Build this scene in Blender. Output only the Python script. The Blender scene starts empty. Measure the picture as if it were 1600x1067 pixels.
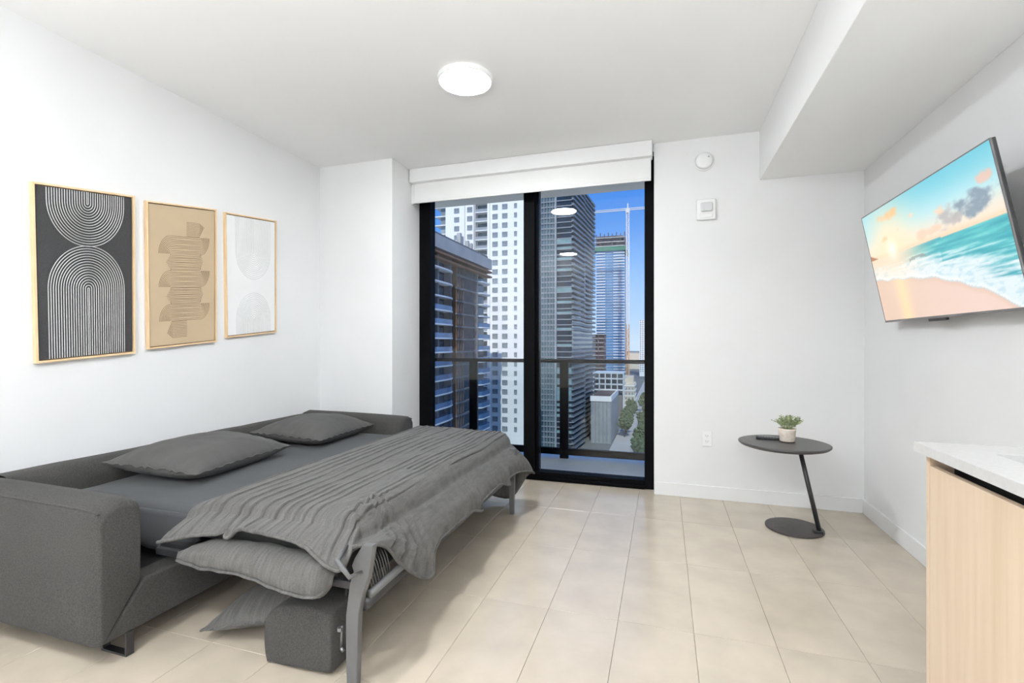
import bpy, bmesh, math, random
from mathutils import Vector, Matrix, noise
random.seed(7)
SC = bpy.context.scene
COL = SC.collection

# ------------------------------------------------------------------ camera
F, HOR, EYE, VPX = 750.0, 535.0, 1.2, 1037.0
A = math.atan((VPX - 800.0) / F)
CA, SA = math.cos(A), math.sin(A)
cam = bpy.data.cameras.new('camera')
cam.sensor_fit = 'HORIZONTAL'; cam.sensor_width = 36.0
cam.lens = F / 1600.0 * 36.0
cam.shift_y = (HOR - 533.5) / 1600.0
cam.clip_start = 0.05; cam.clip_end = 4000
cam_o = bpy.data.objects.new('camera', cam); COL.objects.link(cam_o)
cam_o.location = (0, 0, EYE); cam_o.rotation_euler = (math.pi / 2, 0, A)
SC.camera = cam_o

# ------------------------------------------------------------------ exposure / world / sun
SC.view_settings.view_transform = 'Standard'
SC.view_settings.look = 'None'
SC.view_settings.exposure = 0.1
SC.view_settings.gamma = 1.0
SC.view_settings.use_curve_mapping = False
LAMP = 174.0          # ceiling lamp radiance
FILL_UPLIGHT = 1300.0       # radiance of the added unseen uplights that brighten the ceiling
SUN = 3.5
SKY = 1.02
wd = bpy.data.worlds.new('world'); SC.world = wd; wd.use_nodes = True
nt = wd.node_tree; nt.nodes.clear()
wo = nt.nodes.new('ShaderNodeOutputWorld'); bg = nt.nodes.new('ShaderNodeBackground')
tc = nt.nodes.new('ShaderNodeTexCoord'); sx = nt.nodes.new('ShaderNodeSeparateXYZ'); cr = nt.nodes.new('ShaderNodeValToRGB')
nt.links.new(tc.outputs['Generated'], sx.inputs[0]); nt.links.new(sx.outputs['Z'], cr.inputs[0])
nt.links.new(cr.outputs[0], bg.inputs[0]); nt.links.new(bg.outputs[0], wo.inputs[0])
e = cr.color_ramp.elements
e[0].position = 0.0; e[0].color = (.62, .78, .98, 1)
e[1].position = 1.0; e[1].color = (.05, .19, .66, 1)
for p, c in ((.06, (.40, .63, .97, 1)), (.16, (.17, .43, .95, 1)), (.30, (.085, .30, .90, 1))):
    q = e.new(p); q.color = c
bg.inputs[1].default_value = SKY
sl = bpy.data.lights.new('sun', 'SUN'); sl.energy = SUN; sl.angle = .01; sl.color = (1, .95, .87)
so = bpy.data.objects.new('sun', sl); COL.objects.link(so)
so.rotation_euler = Vector((-.16, .70, -.70)).to_track_quat('-Z', 'Y').to_euler()
so.location = (30, -40, 60)

# ------------------------------------------------------------------ helpers
def pt(px, py, X=None, Y=None, Z=None, W=None):
    """world point at a given plane seen along a photograph direction"""
    k = (px - 800.0) / F; v = (HOR - py) / F
    dx, dy = k * CA - SA, CA + k * SA
    if X is not None: w = X / dx
    elif Y is not None: w = Y / dy
    elif Z is not None: w = (Z - EYE) / v
    else: w = W
    return Vector((w * dx, w * dy, EYE + w * v))

def lerp(a, b, t): return a + (b - a) * t
def sstep(a, b, x):
    t = max(0., min(1., (x - a) / (b - a))); return t * t * (3 - 2 * t)
def fbm(x, y, z=0., o=3):
    s, a = 0., 1.
    for _ in range(o):
        s += a * noise.noise((x, y, z)); x *= 2.03; y *= 2.03; z *= 2.03; a *= .5
    return s
def interp(keys, x):
    """smooth interpolation through (x, value...) rows"""
    if x <= keys[0][0]: return keys[0][1:]
    if x >= keys[-1][0]: return keys[-1][1:]
    for i in range(len(keys) - 1):
        if keys[i][0] <= x <= keys[i + 1][0]:
            t = (x - keys[i][0]) / (keys[i + 1][0] - keys[i][0]); n = len(keys)
            out = []
            for c in range(1, len(keys[0])):
                p0, p1, p2, p3 = (keys[max(i - 1, 0)][c], keys[i][c], keys[i + 1][c], keys[min(i + 2, n - 1)][c])
                m1, m2 = (p2 - p0) * .5, (p3 - p1) * .5
                out.append((2*t**3-3*t*t+1)*p1 + (t**3-2*t*t+t)*m1 + (-2*t**3+3*t*t)*p2 + (t**3-t*t)*m2)
            return tuple(out)

class MB:
    def __init__(s): s.v = []; s.f = []
    def box(s, x0, x1, y0, y1, z0, z1):
        b = len(s.v)
        s.v += [(x0,y0,z0),(x1,y0,z0),(x1,y1,z0),(x0,y1,z0),(x0,y0,z1),(x1,y0,z1),(x1,y1,z1),(x0,y1,z1)]
        s.f += [tuple(b+i for i in q) for q in ((0,3,2,1),(4,5,6,7),(0,1,5,4),(1,2,6,5),(2,3,7,6),(3,0,4,7))]
        return s
    def prism(s, poly, axis, a0, a1):
        """poly: 2-D points; axis 0: (y,z) along x, 1: (x,z) along y, 2: (x,y) along z"""
        def P(p, a): return (a, p[0], p[1]) if axis == 0 else ((p[0], a, p[1]) if axis == 1 else (p[0], p[1], a))
        b = len(s.v); n = len(poly)
        s.v += [P(p, a0) for p in poly] + [P(p, a1) for p in poly]
        s.f += [tuple(range(b+n-1, b-1, -1)), tuple(range(b+n, b+2*n))]
        s.f += [(b+i, b+(i+1)%n, b+n+(i+1)%n, b+n+i) for i in range(n)]
        return s
    def tube(s, path, r, n=10, closed=False):
        path = [Vector(p) for p in path]; m = len(path); b = len(s.v)
        rr = r if isinstance(r, (list, tuple)) else [r] * m
        up = None
        for i, p in enumerate(path):
            if closed: d = path[(i+1) % m] - path[i-1]
            else: d = path[min(i+1, m-1)] - path[max(i-1, 0)]
            d.normalize()
            if up is None:
                up = Vector((0,0,1)) if abs(d.z) < .9 else Vector((1,0,0))
            up = (up - d * up.dot(d)).normalized(); sd = d.cross(up)
            for j in range(n):
                t = 2*math.pi*j/n
                s.v.append(tuple(p + (up*math.cos(t) + sd*math.sin(t)) * rr[i]))
        for i in range(m if closed else m-1):
            k = (i+1) % m
            for j in range(n):
                s.f.append((b+i*n+j, b+i*n+(j+1)%n, b+k*n+(j+1)%n, b+k*n+j))
        if not closed:
            s.f += [tuple(b+j for j in range(n-1, -1, -1)), tuple(b+(m-1)*n+j for j in range(n))]
        return s
    def lathe(s, prof, c=(0,0,0), n=32):
        """prof: (radius, z) from bottom to top, closed with caps"""
        b = len(s.v)
        for r, z in prof:
            for j in range(n):
                t = 2*math.pi*j/n
                s.v.append((c[0]+r*math.cos(t), c[1]+r*math.sin(t), c[2]+z))
        for i in range(len(prof)-1):
            for j in range(n):
                s.f.append((b+i*n+j, b+i*n+(j+1)%n, b+(i+1)*n+(j+1)%n, b+(i+1)*n+j))
        s.f += [tuple(b+j for j in range(n-1,-1,-1)), tuple(b+(len(prof)-1)*n+j for j in range(n))]
        return s
    def grid(s, fn, nu, nv, wrap_u=False):
        b = len(s.v)
        for i in range(nu if wrap_u else nu+1):
            for j in range(nv+1): s.v.append(tuple(fn(i/nu, j/nv)))
        for i in range(nu):
            k = (i+1) % nu if wrap_u else i+1
            for j in range(nv):
                s.f.append((b+i*(nv+1)+j, b+k*(nv+1)+j, b+k*(nv+1)+j+1, b+i*(nv+1)+j+1))
        return s
    def quad(s, a, b_, c, d):
        b = len(s.v); s.v += [tuple(a), tuple(b_), tuple(c), tuple(d)]; s.f.append((b,b+1,b+2,b+3)); return s
    def mesh(s, name, off=(0,0,0), smooth=False, fix=True):
        me = bpy.data.meshes.new(name)
        me.from_pydata([(v[0]-off[0], v[1]-off[1], v[2]-off[2]) for v in s.v], [], s.f)
        if fix:
            bm = bmesh.new(); bm.from_mesh(me); bmesh.ops.recalc_face_normals(bm, faces=bm.faces); bm.to_mesh(me); bm.free()
        if smooth:
            for p in me.polygons: p.use_smooth = True
        me.update(); return me

def empty(name, loc=(0,0,0)):
    o = bpy.data.objects.new(name, None); COL.objects.link(o); o.location = loc; o.empty_display_size = .1; return o
def tag(o, label=None, cat=None, group=None, kind=None):
    if label: o['label'] = label
    if cat: o['category'] = cat
    if group: o['group'] = group
    if kind: o['kind'] = kind
    return o
def base_of(parent):
    v = Vector((0,0,0))
    while parent is not None:
        v = v + Vector(parent.location); parent = parent.parent
    return v
def obj(name, mb, mat, parent=None, smooth=False, bevel=0, seg=2, kind=None, label=None, origin=None, auto=None, fix=True):
    """links the shapes as one mesh object; vertices are given in world coordinates"""
    pb = base_of(parent)
    og = Vector(origin) if origin is not None else (pb if parent is not None else Vector((0,0,0)))
    me = mb.mesh(name, og, smooth or bevel > 0, fix)
    o = bpy.data.objects.new(name, me); COL.objects.link(o)
    o.location = og - pb
    if parent is not None: o.parent = parent
    me.materials.append(mat)
    if bevel:
        m = o.modifiers.new('bevel', 'BEVEL'); m.width = bevel; m.segments = seg; m.limit_method = 'ANGLE'; m.angle_limit = math.radians(40)
        if hasattr(m, 'harden_normals'): m.harden_normals = True
    if kind: o['kind'] = kind
    if label: o['label'] = label
    return o
def rep(name, me, locs, parent):
    """copies that share one mesh, at world places"""
    pb = base_of(parent); out = []
    for l in locs:
        o = bpy.data.objects.new(name, me); COL.objects.link(o); o.parent = parent; o.location = Vector(l) - pb; out.append(o)
    return out

# ------------------------------------------------------------------ materials
def mat(name, col, rough=.5, metal=0., var=0., vscale=6., bump=0., bscale=60., stretch=(1,1,1), spec=.5, col2=None, coat=0., rvar=0., rnd=0., detail=4.):
    m = bpy.data.materials.new(name); m.use_nodes = True
    n = m.node_tree; b = n.nodes['Principled BSDF']
    b.inputs['Base Color'].default_value = (*col, 1); b.inputs['Roughness'].default_value = rough
    b.inputs['Metallic'].default_value = metal; b.inputs['Specular IOR Level'].default_value = spec
    b.inputs['Coat Weight'].default_value = coat
    t = n.nodes.new('ShaderNodeTexCoord'); mp = n.nodes.new('ShaderNodeMapping'); mp.inputs['Scale'].default_value = stretch
    n.links.new(t.outputs['Object'], mp.inputs[0])
    src = None
    if var or col2:
        nz = n.nodes.new('ShaderNodeTexNoise'); nz.inputs['Scale'].default_value = vscale; nz.inputs['Detail'].default_value = detail
        n.links.new(mp.outputs[0], nz.inputs['Vector'])
        rp = n.nodes.new('ShaderNodeValToRGB')
        c2 = col2 or tuple(min(1, c * (1 + var)) for c in col); c1 = col if col2 else tuple(c * (1 - var) for c in col)
        rp.color_ramp.elements[0].position = .3; rp.color_ramp.elements[1].position = .7
        rp.color_ramp.elements[0].color = (*c1, 1); rp.color_ramp.elements[1].color = (*c2, 1)
        n.links.new(nz.outputs[0], rp.inputs[0]); src = rp.outputs[0]
        if rnd:
            oi = n.nodes.new('ShaderNodeObjectInfo'); hs = n.nodes.new('ShaderNodeHueSaturation')
            mr = n.nodes.new('ShaderNodeMapRange'); mr.inputs[3].default_value = 1 - rnd; mr.inputs[4].default_value = 1 + rnd
            n.links.new(oi.outputs['Random'], mr.inputs[0]); n.links.new(mr.outputs[0], hs.inputs['Value']); n.links.new(src, hs.inputs['Color']); src = hs.outputs[0]
            ad = n.nodes.new('ShaderNodeVectorMath'); ad.operation = 'ADD'
            n.links.new(mp.outputs[0], ad.inputs[0]); n.links.new(oi.outputs['Random'], ad.inputs[1]); n.links.new(ad.outputs[0], nz.inputs['Vector'])
        n.links.new(src, b.inputs['Base Color'])
    if rvar:
        nr = n.nodes.new('ShaderNodeTexNoise'); nr.inputs['Scale'].default_value = vscale * 1.7; n.links.new(mp.outputs[0], nr.inputs['Vector'])
        mr = n.nodes.new('ShaderNodeMapRange'); mr.inputs[3].default_value = rough - rvar; mr.inputs[4].default_value = rough + rvar
        n.links.new(nr.outputs[0], mr.inputs[0]); n.links.new(mr.outputs[0], b.inputs['Roughness'])
    if bump:
        nb = n.nodes.new('ShaderNodeTexNoise'); nb.inputs['Scale'].default_value = bscale; nb.inputs['Detail'].default_value = 3
        n.links.new(mp.outputs[0], nb.inputs['Vector'])
        bp = n.nodes.new('ShaderNodeBump'); bp.inputs['Strength'].default_value = bump; bp.inputs['Distance'].default_value = .004
        n.links.new(nb.outputs[0], bp.inputs['Height']); n.links.new(bp.outputs[0], b.inputs['Normal'])
    return m
def fabric(name, col, scale=420., contrast=.22, bump=.35, sheen=.15, patch=.10, st=(1, .12, .12)):
    """woven cloth: fine crossed threads, soft tone patches, a little sheen"""
    m = bpy.data.materials.new(name); m.use_nodes = True
    n = m.node_tree; b = n.nodes['Principled BSDF']; L = n.links.new
    b.inputs['Roughness'].default_value = .92; b.inputs['Specular IOR Level'].default_value = .15
    b.inputs['Sheen Weight'].default_value = sheen; b.inputs['Sheen Roughness'].default_value = .5
    t = n.nodes.new('ShaderNodeTexCoord')
    n1 = n.nodes.new('ShaderNodeTexNoise'); n1.inputs['Scale'].default_value = scale; n1.inputs['Detail'].default_value = 2
    n2 = n.nodes.new('ShaderNodeTexNoise'); n2.inputs['Scale'].default_value = scale * .35; n2.inputs['Detail'].default_value = 2
    n3 = n.nodes.new('ShaderNodeTexNoise'); n3.inputs['Scale'].default_value = 4.; n3.inputs['Detail'].default_value = 3
    mp = n.nodes.new('ShaderNodeMapping'); mp.inputs['Scale'].default_value = st
    L(t.outputs['Object'], n1.inputs['Vector']); L(t.outputs['Object'], mp.inputs[0]); L(mp.outputs[0], n2.inputs['Vector']); L(t.outputs['Object'], n3.inputs['Vector'])
    a = n.nodes.new('ShaderNodeMath'); a.operation = 'MULTIPLY_ADD'; a.inputs[1].default_value = .5; L(n1.outputs[0], a.inputs[0])
    h = n.nodes.new('ShaderNodeMath'); h.operation = 'MULTIPLY'; h.inputs[1].default_value = .5; L(n2.outputs[0], h.inputs[0]); L(h.outputs[0], a.inputs[2])
    rp = n.nodes.new('ShaderNodeValToRGB'); rp.color_ramp.elements[0].position = .35; rp.color_ramp.elements[1].position = .65
    rp.color_ramp.elements[0].color = (*[c*(1-contrast) for c in col], 1); rp.color_ramp.elements[1].color = (*[c*(1+contrast) for c in col], 1)
    L(a.outputs[0], rp.inputs[0])
    hs = n.nodes.new('ShaderNodeHueSaturation'); mr = n.nodes.new('ShaderNodeMapRange')
    mr.inputs[1].default_value = .3; mr.inputs[2].default_value = .7; mr.inputs[3].default_value = 1 - patch; mr.inputs[4].default_value = 1 + patch
    L(n3.outputs[0], mr.inputs[0]); L(mr.outputs[0], hs.inputs['Value']); L(rp.outputs[0], hs.inputs['Color']); L(hs.outputs[0], b.inputs['Base Color'])
    bp = n.nodes.new('ShaderNodeBump'); bp.inputs['Strength'].default_value = bump; bp.inputs['Distance'].default_value = .002
    L(a.outputs[0], bp.inputs['Height']); L(bp.outputs[0], b.inputs['Normal'])
    return m
def emit(name, col, strength):
    m = bpy.data.materials.new(name); m.use_nodes = True; n = m.node_tree
    b = n.nodes['Principled BSDF']; b.inputs['Base Color'].default_value = (.8, .8, .8, 1)
    b.inputs['Emission Color'].default_value = (*col, 1); b.inputs['Emission Strength'].default_value = strength
    return m
def glassy(name, tint, refl=1.0, ior=1.5):
    """thin pane: see-through with the reflection glass has at its angle"""
    m = bpy.data.materials.new(name); m.use_nodes = True; n = m.node_tree; n.nodes.clear(); L = n.links.new
    o = n.nodes.new('ShaderNodeOutputMaterial'); mx = n.nodes.new('ShaderNodeMixShader'); fr = n.nodes.new('ShaderNodeFresnel')
    tr = n.nodes.new('ShaderNodeBsdfTransparent'); gl = n.nodes.new('ShaderNodeBsdfGlossy')
    fr.inputs[0].default_value = ior; tr.inputs[0].default_value = (*tint, 1); gl.inputs[0].default_value = (refl, refl, refl, 1); gl.inputs['Roughness'].default_value = 0.0
    L(fr.outputs[0], mx.inputs[0]); L(tr.outputs[0], mx.inputs[1]); L(gl.outputs[0], mx.inputs[2]); L(mx.outputs[0], o.inputs[0])
    return m

M = {}
M['wall'] = mat('wall_paint', (.78, .78, .785), .75, var=.012, vscale=3, bump=.05, bscale=220, spec=.3)
M['ceil'] = mat('ceiling_paint', (.90, .90, .90), .85, var=.01, vscale=2, bump=.05, bscale=180, spec=.2)
M['trim'] = mat('trim_paint', (.79, .79, .795), .45, var=.01)
M['tile'] = mat('floor_tile', (.515, .445, .36), .22, var=.07, vscale=5.5, rvar=.06, bump=.04, bscale=90, rnd=.025, detail=8, spec=.75)
M['grout'] = mat('grout', (.56, .48, .39), .9, var=.08, vscale=60)
M['black'] = mat('black_aluminium', (.0025, .0025, .003), .5, var=.1, spec=.05)
M['shade'] = mat('shade_fabric', (.77, .77, .765), .8, var=.015, bump=.08, bscale=600)
M['white'] = mat('white_plastic', (.83, .83, .83), .4, var=.01)
M['greyplastic'] = mat('grey_plastic', (.25, .25, .25), .5, var=.05)
M['lens'] = mat('clear_lens', (.62, .63, .64), .15, var=.05, coat=.5)
M['lamp'] = emit('lamp_diffuser', (.93, .975, 1), LAMP)
M['glass'] = glassy('window_glass', (.96, .97, .97), .55)
M['railglass'] = glassy('balcony_glass', (.86, .91, .92), .5)
M['sofa'] = fabric('sofa_fabric', (.049, .047, .045), 620, .36, .5, .04, .06, (1, 1, 1))
M['sheet'] = fabric('sheet_cotton', (.058, .060, .064), 700, .05, .1, .06, .05)
M['pillow'] = fabric('pillow_cotton', (.070, .068, .066), 700, .05, .1, .06, .06)
M['spread'] = fabric('spread_linen', (.090, .0865, .083), 300, .25, .6, .08, .06)
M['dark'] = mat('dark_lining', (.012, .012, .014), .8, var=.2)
M['bedmetal'] = mat('grey_painted_steel', (.095, .095, .097), .42, var=.06, vscale=20, spec=.5)
M['blackmetal'] = mat('black_steel', (.02, .02, .022), .4, var=.1)
M['tabletop'] = mat('dark_table', (.055, .052, .052), .38, var=.12, vscale=40)
M['tablebase'] = mat('dark_table_base', (.05, .042, .042), .5, var=.12, vscale=40)
M['steelpole'] = mat('steel_pole', (.22, .22, .23), .28, metal=.8, var=.05)
M['oak'] = mat('pale_oak', (.62, .475, .34), .5, var=.0, col2=(.70, .56, .42), vscale=3.2, stretch=(9, 9, .55), detail=7, bump=.03, bscale=30)
M['quartz'] = mat('quartz_top', (.62, .61, .60), .22, var=.03, vscale=90)
M['steel'] = mat('brushed_steel', (.42, .42, .42), .3, metal=1., var=.08, vscale=25, stretch=(1, 12, 1))
M['framewood'] = mat('frame_wood', (.72, .50, .28), .5, col2=(.80, .60, .37), vscale=9, stretch=(4, 1, 1))
M['framedark'] = mat('frame_inner', (.20, .13, .075), .6, var=.1)
M['artblack'] = mat('art_black', (.028, .028, .029), .8, col2=(.048, .048, .05), vscale=260, bump=.5, bscale=240)
M['artbeige'] = mat('art_beige', (.50, .385, .255), .85, var=.03, vscale=4, bump=.15, bscale=200)
M['artwhite'] = mat('art_white', (.80, .80, .80), .85, var=.02, vscale=4, bump=.15, bscale=200)
M['lineslight'] = mat('art_lines_pale', (.50, .50, .50), .8, var=.08, vscale=100)
M['linesbrown'] = mat('art_lines_brown', (.27, .195, .125), .85, var=.1, vscale=100)
M['linesgrey'] = mat('art_lines_grey', (.60, .60, .61), .85, var=.05, vscale=100)
M['soil'] = mat('soil', (.05, .035, .025), .9, var=.3, vscale=200)
M['pot'] = mat('pot_ceramic', (.72, .60, .50), .55, col2=(.83, .76, .68), vscale=55, detail=2)
M['leaf'] = mat('leaf', (.16, .23, .09), .5, col2=(.44, .48, .27), vscale=35, detail=2)

# ------------------------------------------------------------------ room
XL, XR, YF, YB, ZC = -2.954, 1.346, 3.97, -3.0, 2.775
def struct(name, mb, m, label, cat, bevel=0, parent=None):
    o = obj(name, mb, m, parent, bevel=bevel)
    if parent is None: tag(o, label, cat, kind='structure')
    return o
floor = struct('floor', MB().box(XL-.15, XR+.15, YB-.15, 4.2, -.25, -.006), M['grout'], 'beige stone tile floor with fine pale joints', 'floor')
TX, TY, TX0, TY0 = .307, .6452, -2.951, 4.051 - 11*.6452
def tile_mesh():
    a, b, c = TX/2 - .0007, TY/2 - .0007, .0009
    m = MB()
    m.v += [(-a,-b,-.006),(a,-b,-.006),(a,b,-.006),(-a,b,-.006),(-a,-b,-c),(a,-b,-c),(a,b,-c),(-a,b,-c),(-a+c,-b+c,0),(a-c,-b+c,0),(a-c,b-c,0),(-a+c,b-c,0)]
    for k in (0, 4):
        m.f += [(k+i, k+(i+1)%4, k+4+(i+1)%4, k+4+i) for i in range(4)]
    m.f.append((8,9,10,11))
    me = m.mesh('tile'); me.materials.append(M['tile']); return me
tm = tile_mesh()
rep('tile', tm, [(TX0+TX*(i+.5), TY0+TY*(j+.5), 0) for i in range(14) for j in range(11)], floor)

struct('wall_left', MB().box(XL-.15, XL, YB-.15, 4.2, 0, ZC+.2), M['wall'], 'plain white wall behind the sofa bed', 'wall')
struct('wall_column', MB().box(XL, -2.213, 3.604, 4.2, 0, ZC), M['wall'], 'white boxed column between sofa and glass door', 'wall')
struct('wall_far', MB().box(-.073, XR+.15, YF, 4.2, 0, ZC+.2), M['wall'], 'plain white wall behind the round side table', 'wall')
struct('wall_lintel', MB().box(-2.213, -.073, YF+.02, 4.2, 2.72, ZC), M['wall'], 'white strip of wall over the glass door', 'wall')
struct('wall_right', MB().box(XR, XR+.15, YB-.15, YF, 0, ZC+.2), M['wall'], 'plain white wall behind the television', 'wall')
struct('wall_rear', MB().box(XL, XR, YB-.15, YB, 0, ZC+.2), M['wall'], 'plain white wall behind the viewer', 'wall')
struct('ceiling', MB().box(XL, XR, YB, 4.2, ZC, ZC+.2), M['ceil'], 'flat white painted ceiling', 'ceiling')
struct('ceiling_soffit', MB().box(.682, XR, YB, YF, 2.41, ZC), M['ceil'], 'boxed white soffit above the television', 'soffit', bevel=.003)
def base(name, mb, label): struct(name, mb, M['trim'], label, 'baseboard', bevel=.003)
base('baseboard_far', MB().box(-.073, XR-.014, YF-.014, YF, 0, .1), 'white baseboard under the far wall')
base('baseboard_right', MB().box(XR-.014, XR, 1.76, YF, 0, .1), 'white baseboard under the television wall')
base('baseboard_left', MB().box(XL, XL+.012, YB, 1.0, 0, .1), 'white baseboard on the wall before the sofa')

# glass door
win = tag(empty('window_1', (-1.14, 4.13, 0)), 'black framed sliding glass door to the balcony', 'glass door', kind='structure')
y0, y1 = 4.08, 4.19
obj('jamb', MB().box(-2.213, -2.10, y0, y1, 0, 2.72), M['black'], win, bevel=.004)
obj('jamb', MB().box(-.150, -.073, y0, y1, 0, 2.72), M['black'], win, bevel=.004)
obj('head', MB().box(-2.10, -.150, y0, y1, 2.62, 2.72), M['black'], win, bevel=.004)
obj('sill_track', MB().box(-2.10, -.150, y0-.02, y1, 0, .03).box(-2.10, -.150, y0, y1, .03, .068), M['black'], win, bevel=.003)
obj('mullion', MB().box(-1.183, -1.083, y0, y1, .068, 2.62), M['black'], win, bevel=.004)
obj('stile', MB().box(-1.078, -1.05, y0+.05, y1-.01, .068, 2.62), M['black'], win, bevel=.003)
obj('glass_pane', MB().box(-2.10, -1.183, 4.150, 4.156, .068, 2.62), M['glass'], win)
obj('glass_pane', MB().box(-1.05, -.150, 4.122, 4.128, .068, 2.62), M['glass'], win)

# roller shade
rs = tag(empty('roller_shade', (-1.14, 3.92, 2.47)), 'white roller shade drawn up above the glass door', 'blind')
obj('cassette', MB().box(-2.205, -.085, 3.875, 3.985, 2.652, ZC-.001), M['trim'], rs, bevel=.006, seg=3)
obj('shade_cloth', MB().box(-2.180, -.095, 3.925, 3.931, 2.485, 2.652), M['shade'], rs)
obj('hem_bar', MB().box(-2.180, -.095, 3.920, 3.936, 2.472, 2.492), M['shade'], rs, bevel=.004)
obj('side_channel', MB().box(-2.212, -2.185, 3.93, 4.0, 2.472, 2.652), M['trim'], rs, bevel=.003)

# ceiling lamps
def lamp(x, y, label):
    r = tag(empty('ceiling_lamp', (x, y, ZC)), label, 'lamp', 'round flush ceiling lamps')
    obj('rim', MB().lathe([(.148,-.024),(.154,-.027),(.160,-.026),(.163,-.020),(.163,0),(.148,0)], (x,y,ZC), 48), M['white'], r, smooth=False)
    obj('diffuser', MB().lathe([(.05,-.031),(.10,-.0305),(.135,-.029),(.146,-.027),(.147,-.022)], (x,y,ZC), 48), M['lamp'], r, smooth=True)
lamp(-1.127, 2.643, 'round white ceiling lamp glowing before the glass door')
lamp(-1.596, -.096, 'second round ceiling lamp behind the viewer mirrored in the glass')

def added_uplight(fx, fy, label, glow):  # invented fixture out of view, added to bounce fill light off the ceiling
    r = tag(empty('added_uplight', (fx, fy, 0)), label, 'lamp', 'pair of added fill uplights')
    obj('base', MB().lathe([(.14,0),(.14,.012),(.03,.022)], (fx,fy,0), 40), M['white'], r)
    obj('pole', MB().tube([(fx,fy,.02),(fx,fy,1.22)], .012, 12), M['white'], r, smooth=True)
    obj('bowl', MB().lathe([(.02,1.20),(.10,1.23),(.17,1.29),(.195,1.34),(.188,1.34),(.165,1.30),(.165,1.299)], (fx,fy,0), 40), M['white'], r, smooth=True)
    obj('glow_disc', MB().lathe([(.160,1.303),(.160,1.306)], (fx,fy,0), 40), emit('fill_glow', (.93, .975, 1), glow), r)
added_uplight(-2.50, -1.20, 'added fill uplight with white bowl, unseen behind the viewer beside the sofa wall', FILL_UPLIGHT*.16)
added_uplight(.45, -1.60, 'added fill uplight with white bowl, unseen behind the viewer on the kitchen side', FILL_UPLIGHT)

# ------------------------------------------------------------------ wall devices
sd = tag(empty('smoke_detector', pt(1100, 253, Y=YF)), 'round white smoke detector on the wall above the square alarm', 'smoke detector')
def disc_y(prof, c, n=32):
    """lathe about the -Y axis from a wall point"""
    m = MB().lathe(prof, (0,0,0), n); m.v = [(c[0]+x, c[1]-z, c[2]+y) for x, y, z in m.v]; return m
c = Vector(sd.location)
obj('base_plate', disc_y([(.072,0),(.074,.012),(.068,.016)], c), M['white'], sd, smooth=False)
obj('body', disc_y([(.062,.016),(.060,.034),(.052,.044),(.02,.048)], c), M['white'], sd, smooth=True)
obj('status_light', disc_y([(.006,.044),(.005,.048)], (c.x+.030, c.y, c.z+.022), 12), M['greyplastic'], sd)
obj('vent_ring', disc_y([(.064,.020),(.065,.023),(.064,.026)], c), M['lens'], sd)
c = pt(1103, 328, Y=YF)
al = tag(empty('alarm_strobe', c), 'square white alarm strobe under the smoke detector', 'alarm')
obj('back_box', MB().box(c.x-.070, c.x+.070, c.y-.022, c.y, c.z-.080, c.z+.080), M['white'], al, bevel=.010, seg=3)
obj('strobe_lens', MB().box(c.x-.038, c.x+.045, c.y-.040, c.y-.022, c.z-.018, c.z+.050), M['lens'], al, bevel=.008, seg=3)
obj('sounder_grille', MB().box(c.x-.045, c.x+.045, c.y-.027, c.y-.022, c.z-.064, c.z-.034), M['white'], al, bevel=.003)
c = pt(1104.5, 685, Y=YF)
ou = tag(empty('wall_outlet', c), 'white double wall outlet between the glass door and side table', 'outlet')
obj('cover_plate', MB().box(c.x-.036, c.x+.036, c.y-.006, c.y, c.z-.058, c.z+.058), M['white'], ou, bevel=.003)
for dz in (-.021, .021):
    s_ = obj('socket', MB().box(c.x-.017, c.x+.017, c.y-.009, c.y-.006, c.z+dz-.015, c.z+dz+.015), M['white'], ou, bevel=.002)
    obj('slots', MB().box(c.x-.009, c.x-.006, c.y-.0094, c.y-.0088, c.z+dz-.004, c.z+dz+.007).box(c.x+.005, c.x+.008, c.y-.0094, c.y-.0088, c.z+dz-.004, c.z+dz+.007)
        .box(c.x-.002, c.x+.002, c.y-.0094, c.y-.0088, c.z+dz-.011, c.z+dz-.007), M['greyplastic'], s_)

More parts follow.
